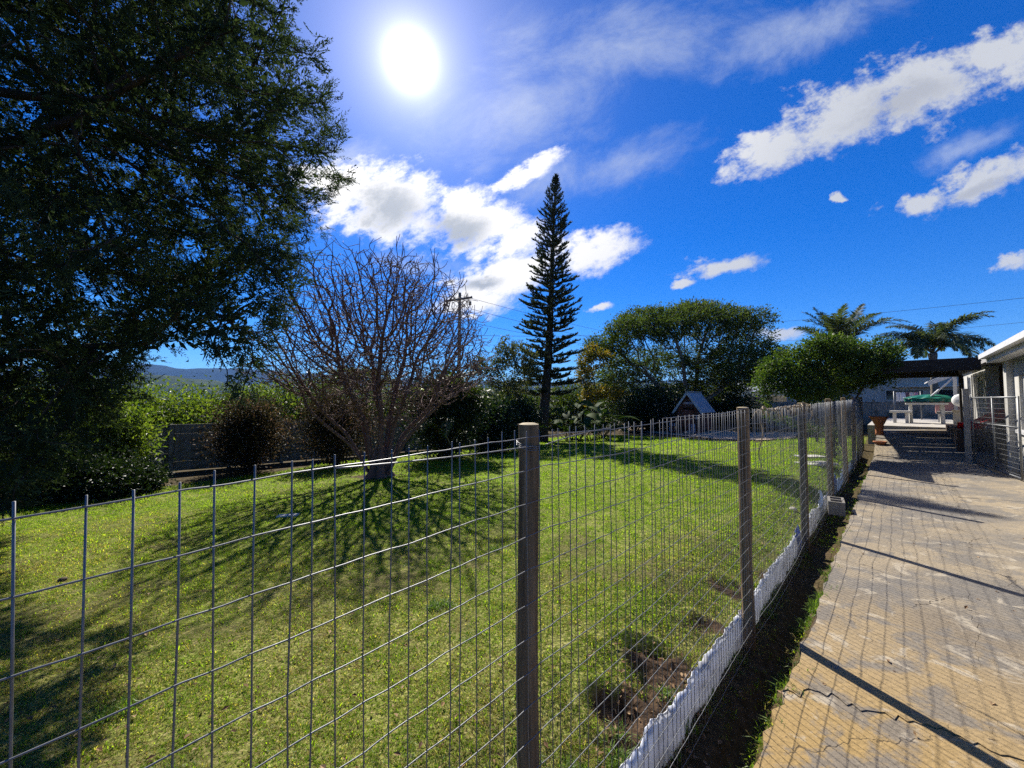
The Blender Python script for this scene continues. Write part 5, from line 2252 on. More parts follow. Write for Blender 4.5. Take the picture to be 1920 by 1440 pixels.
def pergola():
    T = thing('pergola', 'black timber patio roof with narrow light gaps between boards', 'pergola', (P1[0], P1[1], 0), R(45))
    MB().box((14.5, -0.45, 2.585), (0.12, 3.9, 0.33)).build('front_beam', DARKT, T, bevel=0.008)
    MB().box((18.5, -0.45, 2.52), (0.10, 3.9, 0.2)).build('rear_beam', DARKT, T)
    for s in (-1.4, 0.5, 2.36):
        MB().box((16.5, -s, 2.56), (3.85, 0.08, 0.16)).build('rafter', DARKT, T)
    for (t, s) in ((14.62, -1.42), (18.4, -1.42), (18.4, 2.36)):
        zb = TS(t, s)[2] if s > 0 else gz(*(P1 + t * E1 + s * E2))
        MB().box((t, -s, (zb + 2.46) / 2 - 0.05), (0.10, 0.10, 2.46 - zb + 0.1)).build('post', DARKT, T)
    r = np.random.default_rng(21)
    t = 14.58
    while t < 18.5:
        w = r.uniform(0.30, 0.44)
        MB().box((t + w / 2, -0.45, 2.665 + r.uniform(0, 0.012)), (w, 3.95, 0.028), ry=r.normal(0, 0.01)).build('roof_board', DARKT, T)
        t += w + r.uniform(0.012, 0.05)


pergola()

# gate post and open mesh gate
GPOST = mat('grey_gate_post', (0.30, 0.29, 0.27), (0.20, 0.19, 0.175), 8, 0.85, 0.5, stretch=(8, 8, 0.8))


def gate():
    p = TS(13.0, 2.0)
    T = thing('gate_post', 'grey square gate post standing on the drive before the patio', 'post', p, R(45))
    MB().box((0, 0, 0.84), (0.105, 0.105, 1.86)).build('shaft', GPOST, T, bevel=0.01)
    MB().box((0, 0, 1.78), (0.115, 0.115, 0.03)).build('cap', GPOST, T)
    T = thing('mesh_gate', 'tubular steel mesh gate folded back against the house', 'gate', TS(12.94, 2.08, 0.04), 0)
    e = TS(10.6, 2.42, 0.04) - TS(12.94, 2.08, 0.04)
    L = np.hypot(e[0], e[1])
    T.rotation_euler = (0, 0, math.atan2(e[1], e[0]))
    for z in (0.06, 0.98, 1.54):
        mb = MB()
        mb.tube([(0, 0, z), (L, 0, z)], 0.017, 8)
        mb.build('rail', GALV, T, smooth=True)
    for x in (0.0, L * 0.5, L):
        mb = MB()
        mb.tube([(x, 0, 0.04), (x, 0, 1.56)], 0.017, 8)
        mb.build('stile', GALV, T, smooth=True)
    up = MB().tube([(0, 0, 0.06), (0, 0, 1.54)], 0.0017, 4).mesh('mesh_wire')
    up.materials.append(GALV)
    ln = MB().tube([(0, 0, 0), (L, 0, 0)], 0.0017, 4).mesh('mesh_wire')
    ln.materials.append(GALV)
    for x in np.arange(0.05, L - 0.02, 0.05):
        o = bpy.data.objects.new('mesh_wire', up)
        o.location = (x, -0.02, 0)
        link(o, T)
    for z in np.arange(0.12, 1.52, 0.1):
        o = bpy.data.objects.new('mesh_wire', ln)
        o.location = (0, -0.022, z)
        link(o, T)


gate()

# ------------------------------------------------------------------ patio and what stands on it
PZ = 0.75
PAVE = mat('patio_concrete', (0.42, 0.39, 0.34), (0.32, 0.30, 0.27), 4, 0.9, 0.3, bscale=50)


def patio():
    T = MB()
    T.box((22.5, -1.31, PZ / 2 - 0.2), (9.0, 2.52, PZ + 0.4))
    o = T.build('patio', PAVE, None)
    o.location = (P1[0], P1[1], 0)
    o.rotation_euler = (0, 0, R(45))
    o.data.transform(Matrix.Translation((0, -0.03, 0)))
    tag(o, 'raised concrete patio slab at the end of the drive', kind='structure')


patio()


def pt(px, Y, z=PZ):
    return np.array([(px - 960) / 720 * Y, Y, z])


WCONC = mat('whitewashed_concrete', (0.58, 0.56, 0.52), (0.44, 0.42, 0.38), 9, 0.9, 0.4)
GREENP = mat('green_plastic', (0.015, 0.16, 0.095), (0.012, 0.13, 0.08), 5, 0.35, spec=0.5)
PINKC = mat('pink_cloth', (0.48, 0.25, 0.22), (0.38, 0.19, 0.17), 14, 0.95, 0.4)
TERRA = mat('terracotta', (0.36, 0.13, 0.055), (0.28, 0.10, 0.045), 7, 0.85, 0.3)
REDP = mat('red_plastic', (0.70, 0.022, 0.020), (0.58, 0.018, 0.016), 5, 0.35, spec=0.5)
BLACKC = mat('black_cover', (0.015, 0.015, 0.017), (0.025, 0.025, 0.028), 8, 0.6)
BOXW = mat('box_wood', (0.30, 0.14, 0.055), (0.22, 0.10, 0.04), 7, 0.75, 0.3, stretch=(1, 1, 6))
BEIGE = mat('beige_board', (0.46, 0.40, 0.30), (0.38, 0.33, 0.25), 7, 0.85)


def trestle(name, label, c, L, Wd, H, rz, m, cat, group=None):
    T = thing(name, label, cat, c, rz, group)
    MB().box((0, 0, H - 0.04), (L, Wd, 0.08)).build('top', m, T, bevel=0.012)
    for sg in (-1, 1):
        mb = MB()
        x = sg * (L / 2 - 0.14)
        mb.prism([(x - 0.05, -Wd * 0.40, 0), (x - 0.05, Wd * 0.40, 0), (x - 0.05, Wd * 0.28, H - 0.082), (x - 0.05, -Wd * 0.28, H - 0.082)], (0.10, 0, 0))
        mb.build('leg', m, T, bevel=0.01)
    return T


tb = trestle('garden_table', 'whitewashed concrete garden table under the green shell lid', pt(1735, 15.0), 1.12, 0.85, 0.80, R(-45), WCONC, 'table')
cv = MB()
cv.box((0, 0, 0.815), (1.16, 0.88, 0.022))
cvo = cv.build('table_cover', BLACKC, None)
cvo.location = tuple(pt(1735, 15.0))
cvo.rotation_euler = (0, 0, R(-45))
tag(cvo, 'black cover sheet lying on the concrete garden table', 'cover')
trestle('garden_bench', 'whitewashed concrete bench left of the garden table', pt(1687, 15.2), 0.62, 0.34, 0.48, R(-45), WCONC, 'bench', 'concrete benches')
trestle('garden_bench', 'whitewashed concrete bench right of the garden table', pt(1777, 14.7), 0.62, 0.34, 0.44, R(-45), WCONC, 'bench', 'concrete benches')


def shell():
    c = pt(1744, 15.0, PZ + 0.828)
    T = thing('shell_lid', 'green plastic scalloped sandpit shell lying on the garden table', 'sandpit', c, R(-45))
    n, m = 66, 9
    V, Q = [], []
    for i in range(m):
        f = i / (m - 1)
        for j in range(n):
            a = j * 2 * math.pi / n
            sc = 1 + 0.05 * math.cos(a * 11) * min(1, (1 - f) * 1.6)
            rr = 0.74 * (1 - f ** 2.2 * 0.96) * sc if i else 0.72 * sc
            z = 0.07 + 0.36 * (1 - (1 - f) ** 1.7) if i > 1 else (0.0 if i == 0 else 0.16)
            z = [0.0, 0.13, 0.15, 0.19, 0.22, 0.25, 0.27, 0.285, 0.29][i] + 0.02 * math.cos(a * 11) * (1 - f)
            rr = [0.70, 0.73, 0.68, 0.60, 0.49, 0.37, 0.25, 0.12, 0.02][i] * sc
            V.append((rr * math.cos(a), rr * 0.62 * math.sin(a), z))
    for i in range(m - 1):
        for j in range(n):
            Q.append([i * n + j, i * n + (j + 1) % n, (i + 1) * n + (j + 1) % n, (i + 1) * n + j])
    obj('dome', np_mesh('dome', V, Q), GREENP, T)
    mb = MB()
    th = np.linspace(0, 2 * math.pi, 67)
    sc = 1 + 0.05 * np.cos(th * 11)
    mb.tube(np.stack([0.735 * sc * np.cos(th), 0.735 * 0.62 * sc * np.sin(th), np.full(67, 0.13) + 0.02 * np.cos(th * 11)], -1), 0.018, 6, cap=False)
    mb.build('rim', GREENP, T, smooth=True)


shell()


def draped_chair():
    c = pt(1775, 15.6)
    T = thing('draped_chair', 'chair covered with a pink cloth beside the garden table', 'chair', c, R(-50))
    for (x, y) in ((-0.24, -0.2), (0.24, -0.2), (-0.24, 0.2), (0.24, 0.2)):
        MB().box((x, y, 0.2), (0.04, 0.04, 0.4)).build('leg', WCONC, T)
    MB().box((0, 0, 0.42), (0.56, 0.5, 0.04)).build('seat', WCONC, T)
    MB().box((0, 0.24, 0.66), (0.54, 0.035, 0.44)).build('backrest', WCONC, T)
    n, m = 28, 14
    V = []
    for i in range(m):
        f = i / (m - 1)
        for j in range(n):
            x = -0.34 + 0.68 * j / (n - 1)
            wv = 0.012 * math.sin(x * 38 + f * 3)
            z = 0.91 - (0.0 if f < 0.12 else (f - 0.12) * 0.62) + 0.01 * math.sin(x * 20)
            y = 0.29 - f / 0.12 * 0.11 if f < 0.12 else 0.18 - 0.03 * f + wv
            V.append((x, y, z - 0.03 * abs(x)))
    Q = [[i * n + j, i * n + j + 1, (i + 1) * n + j + 1, (i + 1) * n + j] for i in range(m - 1) for j in range(n - 1)]
    o = obj('cloth', np_mesh('cloth', V, Q), PINKC, T)
    s = o.modifiers.new('thickness', 'SOLIDIFY')
    s.thickness = 0.012


draped_chair()


def dish():
    c = pt(1800, 13.4)
    T = thing('round_dish', 'round white dish with dark face on a stand by the gate post', 'dish', c, R(-60))
    prof = [(0.002, 0.05), (0.12, 0.035), (0.19, 0.0), (0.215, -0.05), (0.225, -0.05), (0.20, 0.02), (0.12, 0.055), (0.002, 0.07)]
    mb = MB()
    mb.lathe(prof, (0, 0, 0), 30)
    o = mb.build('bowl', FRAMEW, T, smooth=True)
    o.rotation_euler = (R(80), 0, 0)
    o.location = (0, 0, 0.98 - 0.08)
    mb = MB()
    mb.lathe([(0.001, -0.02), (0.17, -0.02), (0.185, -0.035), (0.001, -0.04)], (0, 0, 0), 30)
    f = mb.build('face', GLASS, T)
    f.rotation_euler = (R(80), 0, 0)
    f.location = (0, 0, 0.90)
    mb = MB()
    mb.tube([(0, 0.03, 0), (0, 0.03, 0.88)], 0.018, 8)
    mb.build('stand', GALV, T, smooth=True)
    mb = MB()
    mb.lathe([(0.001, 0), (0.17, 0), (0.17, 0.025), (0.03, 0.04), (0.001, 0.04)], (0, 0.03, 0), 20)
    mb.build('foot', GALV, T)


dish()


def laundry():
    Y0 = 17.6
    a, b = pt(1676, Y0), pt(1726, Y0)
    T = thing('washing_line', 'short washing line strung behind the concrete bench', 'washing line', a)
    d = b - a
    for q in (np.zeros(3), d):
        mb = MB()
        mb.tube([q, q + np.array([0, 0, 1.30])], 0.022, 8)
        mb.build('pole', GALV, T, smooth=True)
    for dy in (0.0, 0.12):
        mb = MB()
        k = np.linspace(0, 1, 12)[:, None]
        P = d[None] * k + np.array([0, dy, 1.28])
        P[:, 2] -= 0.05 * np.sin(k[:, 0] * math.pi)
        mb.tube(P, 0.006, 5)
        mb.build('line', GALV, T, smooth=True)
    cols = [((0.62, 0.62, 0.66), 'white shirt pegged at the left end of the washing line'), ((0.55, 0.58, 0.68), 'pale blue shirt on the washing line'), ((0.14, 0.07, 0.09), 'dark maroon garment on the washing line'), ((0.62, 0.60, 0.60), 'white cloth in the middle of the washing line'), ((0.55, 0.30, 0.38), 'pink cloth at the right end of the washing line')]
    r = np.random.default_rng(2)
    for i, (c, lab) in enumerate(cols):
        p = a + d * (0.08 + 0.17 * i) + np.array([0, 0, 1.24])
        mb = MB()
        n, m = 12, 8
        wd, h = 0.19 * r.uniform(0.8, 1.1), r.uniform(0.36, 0.5)
        V = []
        for q in range(m):
            f = q / (m - 1)
            for j in range(n):
                x = wd * (j / (n - 1)) * (1 + 0.15 * f * (1 if i % 2 else -1))
                V.append((x, 0.025 * math.sin(x * 45 + i) * (0.3 + f), -h * f - 0.02 * math.sin(j * 0.9)))
        Q = [[q * n + j, q * n + j + 1, (q + 1) * n + j + 1, (q + 1) * n + j] for q in range(m - 1) for j in range(n - 1)]
        o = obj('garment', np_mesh('garment', V, Q), mat('garment_cloth', c, tuple(k * 0.8 for k in c), 9, 0.95))
        s = o.modifiers.new('thickness', 'SOLIDIFY')
        s.thickness = 0.01
        o.location = tuple(p)
        tag(o, lab, 'garment', 'washing on the line')


laundry()


def pot(name, label, c, prof, plantn=0, seed=0):
    T = thing(name, label, 'pot', c)
    mb = MB()
    mb.lathe(prof, (0, 0, 0), 26)
    mb.build('body', TERRA, T, smooth=True)
    rr, zz = max(prof, key=lambda q: q[1])
    mb = MB()
    th = np.linspace(0, 2 * math.pi, 27)
    mb.tube(np.stack([rr * np.cos(th), rr * np.sin(th), np.full(27, zz)], -1), 0.022, 8, cap=False)
    mb.build('rim', TERRA, T, smooth=True)
    mb = MB()
    mb.lathe([(0.001, zz - 0.04), (rr - 0.01, zz - 0.05)], (0, 0, 0), 20)
    mb.build('soil', SOILD, T)
    return T


zt = TS(17.2, 0.28)
pot('tall_pot', 'tall flared terracotta pot by the steps at the drive end', TS(16.6, 0.42), [(0.001, 0), (0.11, 0.0), (0.10, 0.1), (0.11, 0.34), (0.14, 0.4), (0.20, 0.55), (0.22, 0.60), (0.20, 0.60), (0.18, 0.54)])
pot('low_pot', 'wide low terracotta bowl at the foot of the tall pot', TS(15.2, 0.46), [(0.001, 0), (0.09, 0.0), (0.13, 0.07), (0.145, 0.11), (0.13, 0.11), (0.115, 0.07)])


def slide():
    c = TS(15.25, 2.56, 0)
    c[2] = 0.862
    T = thing('toy_slide', 'red plastic toy slide lying on the dark house step', 'toy slide', c, R(-18))
    n = 16
    V, Q = [], []
    for i in range(n):
        f = i / (n - 1)
        x = -0.52 + 1.0 * f
        z = 0.10 + 0.36 * sstep(f, 0.1, 0.95)
        for (y, dz) in ((0.20, -0.08), (0.20, 0.08), (0.15, 0.08), (0.13, 0.0), (-0.13, 0.0), (-0.15, 0.08), (-0.20, 0.08), (-0.20, -0.08)):
            V.append((x, y, z + dz))
    for i in range(n - 1):
        for k in range(8):
            a = i * 8
            Q.append([a + k, a + (k + 1) % 8, a + 8 + (k + 1) % 8, a + 8 + k])
    obj('chute', np_mesh('chute', V, Q, smooth=False), REDP, T)
    for y in (-0.15, 0.15):
        mb = MB()
        mb.prism([(0.20, y - 0.03, 0), (0.44, y - 0.03, 0), (0.40, y - 0.03, 0.26), (0.28, y - 0.03, 0.26)], (0, 0.06, 0))
        mb.build('leg', BLACKC, T)


slide()


def planter():
    c = TS(14.3, 3.12, 0)
    c[2] = 1.502
    T = thing('wooden_planter', 'orange-brown wooden box on the parapet full of dry plant stalks', 'planter', c, R(45))
    for k, z in enumerate((0.05, 0.155)):
        for y in (-0.12, 0.12):
            MB().box((0, y, z), (1.0, 0.02, 0.098)).build('side_board', BOXW, T)
        for x in (-0.49, 0.49):
            MB().box((x, 0, z), (0.02, 0.218, 0.098)).build('end_board', BOXW, T)
    MB().box((0, 0, 0.17), (0.95, 0.21, 0.02)).build('soil', SOILD, T)
    r = np.random.default_rng(17)
    n = 420
    C = np.stack([r.uniform(-0.5, 0.5, n), r.normal(0, 0.09, n), r.uniform(0.18, 0.30, n)], -1)
    D = unit(r.normal(0, 1, (n, 3)) * np.array([1, 0.6, 0.35]))
    obj('dry_stalks', leaf_mesh('dry_stalks', C, D, 0.2, 0.035, r.random(n), 4), leaf_mat('straw', [(0.32, 0.26, 0.15), (0.45, 0.38, 0.25)], 0.2, 0.8, 0.1, (1, 1, 0.8)), T)


planter()


def carton():
    c = pt(1800, 14.2)
    T = thing('beige_box', 'beige open carton on the patio behind the gate post', 'box', c, R(20))
    MB().box((0, 0, 0.22), (0.34, 0.30, 0.44)).build('body', BEIGE, T, bevel=0.006)
    for (x, rx_) in ((-0.235, 0.6), (0.235, -0.6)):
        MB().box((x, 0, 0.49), (0.15, 0.29, 0.008), ry=rx_).build('flap', BEIGE, T)


carton()


def white_building():
    c = TS(33, 0, 0)
    T = thing('white_outbuilding', 'plain white building behind the washing line', 'building', (c[0], c[1], 0), R(45))
    MB().box((2, 0, 1.8), (4, 9.6, 3.9)).build('wall', WHITEW, T)
    MB().box((2, 0, 3.82), (4.5, 10.1, 0.12)).build('roof', ASB, T)
    for y in (2.2, -1.2, -3.2):
        f = MB().box((-0.02, y, 1.95), (0.08, 1.7, 0.7)).build('window', FRAMEW, T)
        MB().box((-0.065, y, 1.95), (0.02, 1.58, 0.58)).build('pane', GLASS, f)
    MB().box((-0.3, -2.5, 2.45), (0.6, 3.4, 0.06)).build('canopy', FRAMEW, T)


white_building()


def low_wall():
    c = TS(26.6, 0, 0)
    T = thing('yard_wall', 'low dark yard wall closing off the back of the patio', 'wall', (c[0], c[1], 0), R(45))
    for i in range(8):
        MB().box((0, -4.2 + i * 1.2, 0.75), (0.12, 1.17, 1.6)).build('panel', PRECAST, T)
        MB().box((-0.02, -4.2 + i * 1.2 - 0.6, 0.8), (0.18, 0.12, 1.75)).build('pier', PRECAST, T)


low_wall()

# ------------------------------------------------------------------ small things on the plot
BLOCK = mat('cement_block', (0.22, 0.205, 0.18), (0.15, 0.14, 0.12), 14, 0.95, 0.5, bscale=60)


def block():
    g = G(1568, 958)
    T = thing('hollow_block', 'hollow cement block lying beside the fence foot', 'block', (g[0], g[1], g[2] - 0.02), R(52))
    L, Wd, H, w = 0.39, 0.19, 0.19, 0.03
    mb = MB()
    for y in (-Wd / 2 + w / 2, Wd / 2 - w / 2):
        mb.box((0, y, H / 2), (L, w, H))
    for x in (-L / 2 + w / 2, 0, L / 2 - w / 2):
        mb.box((x, 0, H / 2), (w, Wd - 2 * w, H - 0.001))
    mb.build('shell', BLOCK, T)


block()


def flag(name, label, px, py, lx, ly, rz, m, h=0.05):
    g = G(px, py)
    o = MB().box((0, 0, 0), (lx, ly, h)).build(name, m, None, bevel=0.008)
    o.location = (g[0], g[1], float(ground_z(g[0], g[1])) + h * 0.3)
    o.rotation_euler = (0, 0, rz)
    tag(o, label, 'slab', 'stepping slabs on the lawn')


flag('stepping_slab', 'pale flat slab lying on the lawn by the fourth fence post', 1530, 868, 0.9, 0.45, R(10), WCONC)
flag('stepping_slab', 'second pale slab on the lawn behind the first one', 1520, 857, 0.7, 0.4, R(5), WCONC)
flag('stepping_slab', 'pale broken slab near the left twig shadow of the bare tree', 540, 968, 0.32, 0.14, R(12), WCONC, 0.03)

STONE = mat('pale_stone', (0.46, 0.42, 0.36), (0.34, 0.30, 0.25), 12, 0.9, 0.4)


def stone(label, px, py, s, m=STONE):
    g = G(px, py)
    bm = bmesh.new()
    bmesh.ops.create_icosphere(bm, subdivisions=2, radius=s)
    for v in bm.verts:
        k = 1 + 0.35 * (float(vnoise(np.array(v.co.x / s * 1.3 + px), np.array(v.co.y / s * 1.3 + v.co.z / s), 6)) - 0.5)
        v.co *= k
        v.co.z *= 0.6
    me = bpy.data.meshes.new('stone')
    bm.to_mesh(me)
    bm.free()
    o = obj('stone', me, m)
    o.location = (g[0], g[1], float(ground_z(g[0], g[1])) + s * 0.35)
    tag(o, label, 'stone', 'stones on the plot')


stone('small white stone on the lawn left of the third fence post', 1486, 941, 0.055)
stone('dark brown clod on the lawn at the left picture edge', 117, 1090, 0.04, SOILD)
stone('grey stone block on the sand path before the playhouse', 1291, 816, 0.26, BLOCK)
stone('grey stone at the base of the tall terracotta pot', 1655, 848, 0.09, BLOCK)

# fallen leaves, uncountable
def fallen_leaves():
    r = np.random.default_rng(41)
    pts = []
    while len(pts) < 900:
        d = 1.4 + 9 * r.random() ** 1.6
        q = r.uniform(-1.4, 1.35)
        x, y = q * d, d
        t, s = ts_of(x, y)
        if s > 0.35:
            if r.random() > 0.25 or s > 2.3:
                continue
            z = float(TS(t, s)[2]) + 0.036
        else:
            z = float(ground_z(x, y)) + 0.022
        pts.append((x, y, z))
    for _ in range(260):
        g = G(r.uniform(1130, 1330), r.uniform(1170, 1400))
        pts.append((g[0], g[1], float(ground_z(g[0], g[1])) + 0.012))
    C = np.array(pts)
    n = len(C)
    D = unit(np.stack([r.normal(0, 1, n), r.normal(0, 1, n), r.normal(0, 0.25, n)], -1))
    L = r.uniform(0.015, 0.05, n)
    me = leaf_mesh('fallen_leaves', C, D, L, L * 0.5, r.random(n), 3, fold=0.3, up=(0, 0, 5))
    o = obj('fallen_leaves', me, leaf_mat('dead_leaf', [(0.10, 0.055, 0.03), (0.22, 0.13, 0.06), (0.38, 0.26, 0.15)], 0.25, 0.7, 0.2, (1.1, 0.9, 0.6)))
    tag(o, 'scattered dry brown leaves on lawn and drive', 'leaves', kind='stuff')


fallen_leaves()


# ------------------------------------------------------------------ grass
def grass_mat():
    m, n, l = nodes('lawn_grass')
    out = n.new('ShaderNodeOutputMaterial')
    at = n.new('ShaderNodeAttribute')
    at.attribute_name = 'rnd'
    geo = n.new('ShaderNodeNewGeometry')
    no = n.new('ShaderNodeTexNoise')
    no.inputs['Scale'].default_value = 0.75
    no.inputs['Detail'].default_value = 7
    no.inputs['Roughness'].default_value = 0.68
    l.new(geo.outputs['Position'], no.inputs['Vector'])
    # dryness grows towards the near left of the lawn
    sp = n.new('ShaderNodeSeparateXYZ')
    l.new(geo.outputs['Position'], sp.inputs[0])
    dy = n.new('ShaderNodeMapRange')
    l.new(sp.outputs[1], dy.inputs[0])
    for i, v in enumerate((1.8, 7.5, 0.20, -0.17)):
        dy.inputs[i + 1].default_value = v
    dx = n.new('ShaderNodeMapRange')
    l.new(sp.outputs[0], dx.inputs[0])
    for i, v in enumerate((-6.0, 1.0, 0.12, -0.04)):
        dx.inputs[i + 1].default_value = v
    ad = n.new('ShaderNodeMath')
    ad.operation = 'ADD'
    l.new(dy.outputs[0], ad.inputs[0])
    l.new(dx.outputs[0], ad.inputs[1])
    a2 = n.new('ShaderNodeMath')
    a2.operation = 'ADD'
    l.new(no.outputs[0], a2.inputs[0])
    l.new(ad.outputs[0], a2.inputs[1])
    dry = n.new('ShaderNodeMapRange')
    dry.inputs[1].default_value = 0.42
    dry.inputs[2].default_value = 0.74
    dry.inputs[3].default_value = 0.02
    dry.inputs[4].default_value = 0.78
    l.new(a2.outputs[0], dry.inputs[0])
    cmpn = n.new('ShaderNodeMapRange')
    sb = n.new('ShaderNodeMath')
    sb.operation = 'SUBTRACT'
    l.new(dry.outputs[0], sb.inputs[0])
    l.new(at.outputs['Fac'], sb.inputs[1])
    l.new(sb.outputs[0], cmpn.inputs[0])
    cmpn.inputs[1].default_value = -0.06
    cmpn.inputs[2].default_value = 0.06

    def ramp(src, cols):
        r = n.new('ShaderNodeValToRGB')
        e = r.color_ramp.elements
        while len(e) < len(cols):
            e.new(0.5)
        for i, c in enumerate(cols):
            e[i].position = i / (len(cols) - 1)
            e[i].color = c4(c)
        l.new(src, r.inputs[0])
        return r.outputs[0]
    at2 = n.new('ShaderNodeAttribute')
    at2.attribute_name = 'tone'
    green = ramp(at2.outputs['Fac'], [(0.10, 0.17, 0.008), (0.155, 0.24, 0.012), (0.225, 0.30, 0.024)])
    straw = ramp(at2.outputs['Fac'], [(0.14, 0.10, 0.045), (0.25, 0.20, 0.085), (0.38, 0.33, 0.16)])
    mx = n.new('ShaderNodeMix')
    mx.data_type = 'RGBA'
    l.new(cmpn.outputs[0], mx.inputs[0])
    l.new(green, mx.inputs[6])
    l.new(straw, mx.inputs[7])
    b = n.new('ShaderNodeBsdfPrincipled')
    b.inputs['Roughness'].default_value = 0.6
    b.inputs['Specular IOR Level'].default_value = 0.08
    l.new(mx.outputs[2], b.inputs['Base Color'])
    tr = n.new('ShaderNodeBsdfTranslucent')
    tm = n.new('ShaderNodeMix')
    tm.data_type = 'RGBA'
    tm.blend_type = 'MULTIPLY'
    tm.inputs[0].default_value = 1
    l.new(mx.outputs[2], tm.inputs[6])
    tm.inputs[7].default_value = (1.95, 2.15, 0.5, 1)
    l.new(tm.outputs[2], tr.inputs['Color'])
    ms = n.new('ShaderNodeMixShader')
    ms.inputs[0].default_value = 0.6
    l.new(b.outputs[0], ms.inputs[1])
    l.new(tr.outputs[0], ms.inputs[2])
    l.new(ms.outputs[0], out.inputs[0])
    return m


def blades(nb, rad, hmin, hmax, wmin, wmax, lean, seed):
    """one tuft of bent blades: arrays of vertices, quads, tris, rnd, tone"""
    r = np.random.default_rng(seed)
    c = np.stack([r.normal(0, rad, nb), r.normal(0, rad, nb), np.full(nb, -0.006)], -1)
    a = r.uniform(0, 2 * math.pi, nb)
    ln = r.uniform(hmin, hmax, nb)
    w = r.uniform(wmin, wmax, nb)
    le = np.abs(r.normal(lean, 0.35, nb))
    d = np.stack([np.cos(a), np.sin(a), np.zeros(nb)], -1)
    sd = np.stack([-np.sin(a), np.cos(a), np.zeros(nb)], -1)
    up = np.array([0, 0, 1.0])
    d1 = unit(d * np.sin(le)[:, None] + up * np.cos(le)[:, None])
    le2 = le + r.uniform(0.3, 0.9, nb)
    d2 = unit(d * np.sin(le2)[:, None] + up * np.cos(le2)[:, None])
    m = c + d1 * (ln * 0.55)[:, None]
    e = m + d2 * (ln * 0.45)[:, None]
    w = w[:, None]
    V = np.stack([c - sd * w * 0.5, c + sd * w * 0.5, m + sd * w * 0.45, m - sd * w * 0.45, e], 1).reshape(-1, 3)
    b = np.arange(nb)[:, None] * 5
    return V, b + np.array([[0, 1, 2, 3]]), b + np.array([[3, 2, 4]]), np.repeat(r.random(nb), 5), np.repeat(r.random(nb), 5)


def scatter_group(nvar):
    ng = bpy.data.node_groups.new('tuft_scatter', 'GeometryNodeTree')
    ng.interface.new_socket('Geometry', in_out='INPUT', socket_type='NodeSocketGeometry')
    ng.interface.new_socket('Geometry', in_out='OUTPUT', socket_type='NodeSocketGeometry')
    N, L = ng.nodes, ng.links
    gi = N.new('NodeGroupInput')
    go = N.new('NodeGroupOutput')

    def attr(name, typ):
        a = N.new('GeometryNodeInputNamedAttribute')
        a.data_type = typ
        a.inputs[0].default_value = name
        return a.outputs[0]
    join = N.new('GeometryNodeJoinGeometry')

    def pickgeo(k):
        cmp_ = N.new('FunctionNodeCompare')
        cmp_.data_type = 'INT'
        cmp_.operation = 'EQUAL'
        ia = [s for s in cmp_.inputs if s.type == 'INT']
        L.new(attr('variant', 'INT'), ia[0])
        ia[1].default_value = k
        sep = N.new('GeometryNodeSeparateGeometry')
        sep.domain = 'POINT'
        L.new(gi.outputs[0], sep.inputs[0])
        L.new(cmp_.outputs[0], sep.inputs[1])
        return sep.outputs[0]
    for k in range(nvar):
        g2 = N.new('GeometryNodeGeometryToInstance')
        L.new(pickgeo(k), g2.inputs[0])
        L.new(g2.outputs[0], join.inputs[0])
    iop = N.new('GeometryNodeInstanceOnPoints')
    L.new(pickgeo(-1), iop.inputs['Points'])
    L.new(join.outputs[0], iop.inputs['Instance'])
    iop.inputs['Pick Instance'].default_value = True
    L.new(attr('pick', 'INT'), iop.inputs['Instance Index'])
    L.new(attr('rot', 'FLOAT_VECTOR'), iop.inputs['Rotation'])
    L.new(attr('scl', 'FLOAT'), iop.inputs['Scale'])
    L.new(iop.outputs[0], go.inputs[0])
    return ng


def scatter_object(name, label, cat, tufts, pts, scl, seed, matl):
    r = np.random.default_rng(seed)
    V, Q, T, A, B, VAR = [], [], [], [], [], []
    n = 0
    for k, (v, q, t, a, b) in enumerate(tufts):
        V.append(v)
        Q.append(q + n)
        T.append(t + n)
        A.append(a)
        B.append(b)
        VAR.append(np.full(len(v), k))
        n += len(v)
    m = len(pts)
    V.append(pts)
    A.append(np.zeros(m))
    B.append(np.zeros(m))
    VAR.append(np.full(m, -1))
    rot = np.zeros((n + m, 3))
    rot[n:, 2] = r.uniform(0, 6.28, m)
    rot[n:, 0] = r.normal(0, 0.12, m)
    rot[n:, 1] = r.normal(0, 0.12, m)
    sc = np.ones(n + m)
    sc[n:] = scl
    pk = np.zeros(n + m, int)
    pk[n:] = r.integers(0, len(tufts), m)
    me = np_mesh(name, np.vstack(V), np.vstack(Q), np.vstack(T), {'rnd': np.concatenate(A), 'tone': np.concatenate(B), 'variant': np.concatenate(VAR).astype(int), 'rot': rot, 'scl': sc, 'pick': pk.astype(int)}, smooth=False)
    o = obj(name, me, matl)
    md = o.modifiers.new('scatter', 'NODES')
    md.node_group = scatter_group(len(tufts))
    tag(o, label, cat, kind='stuff')
    return o


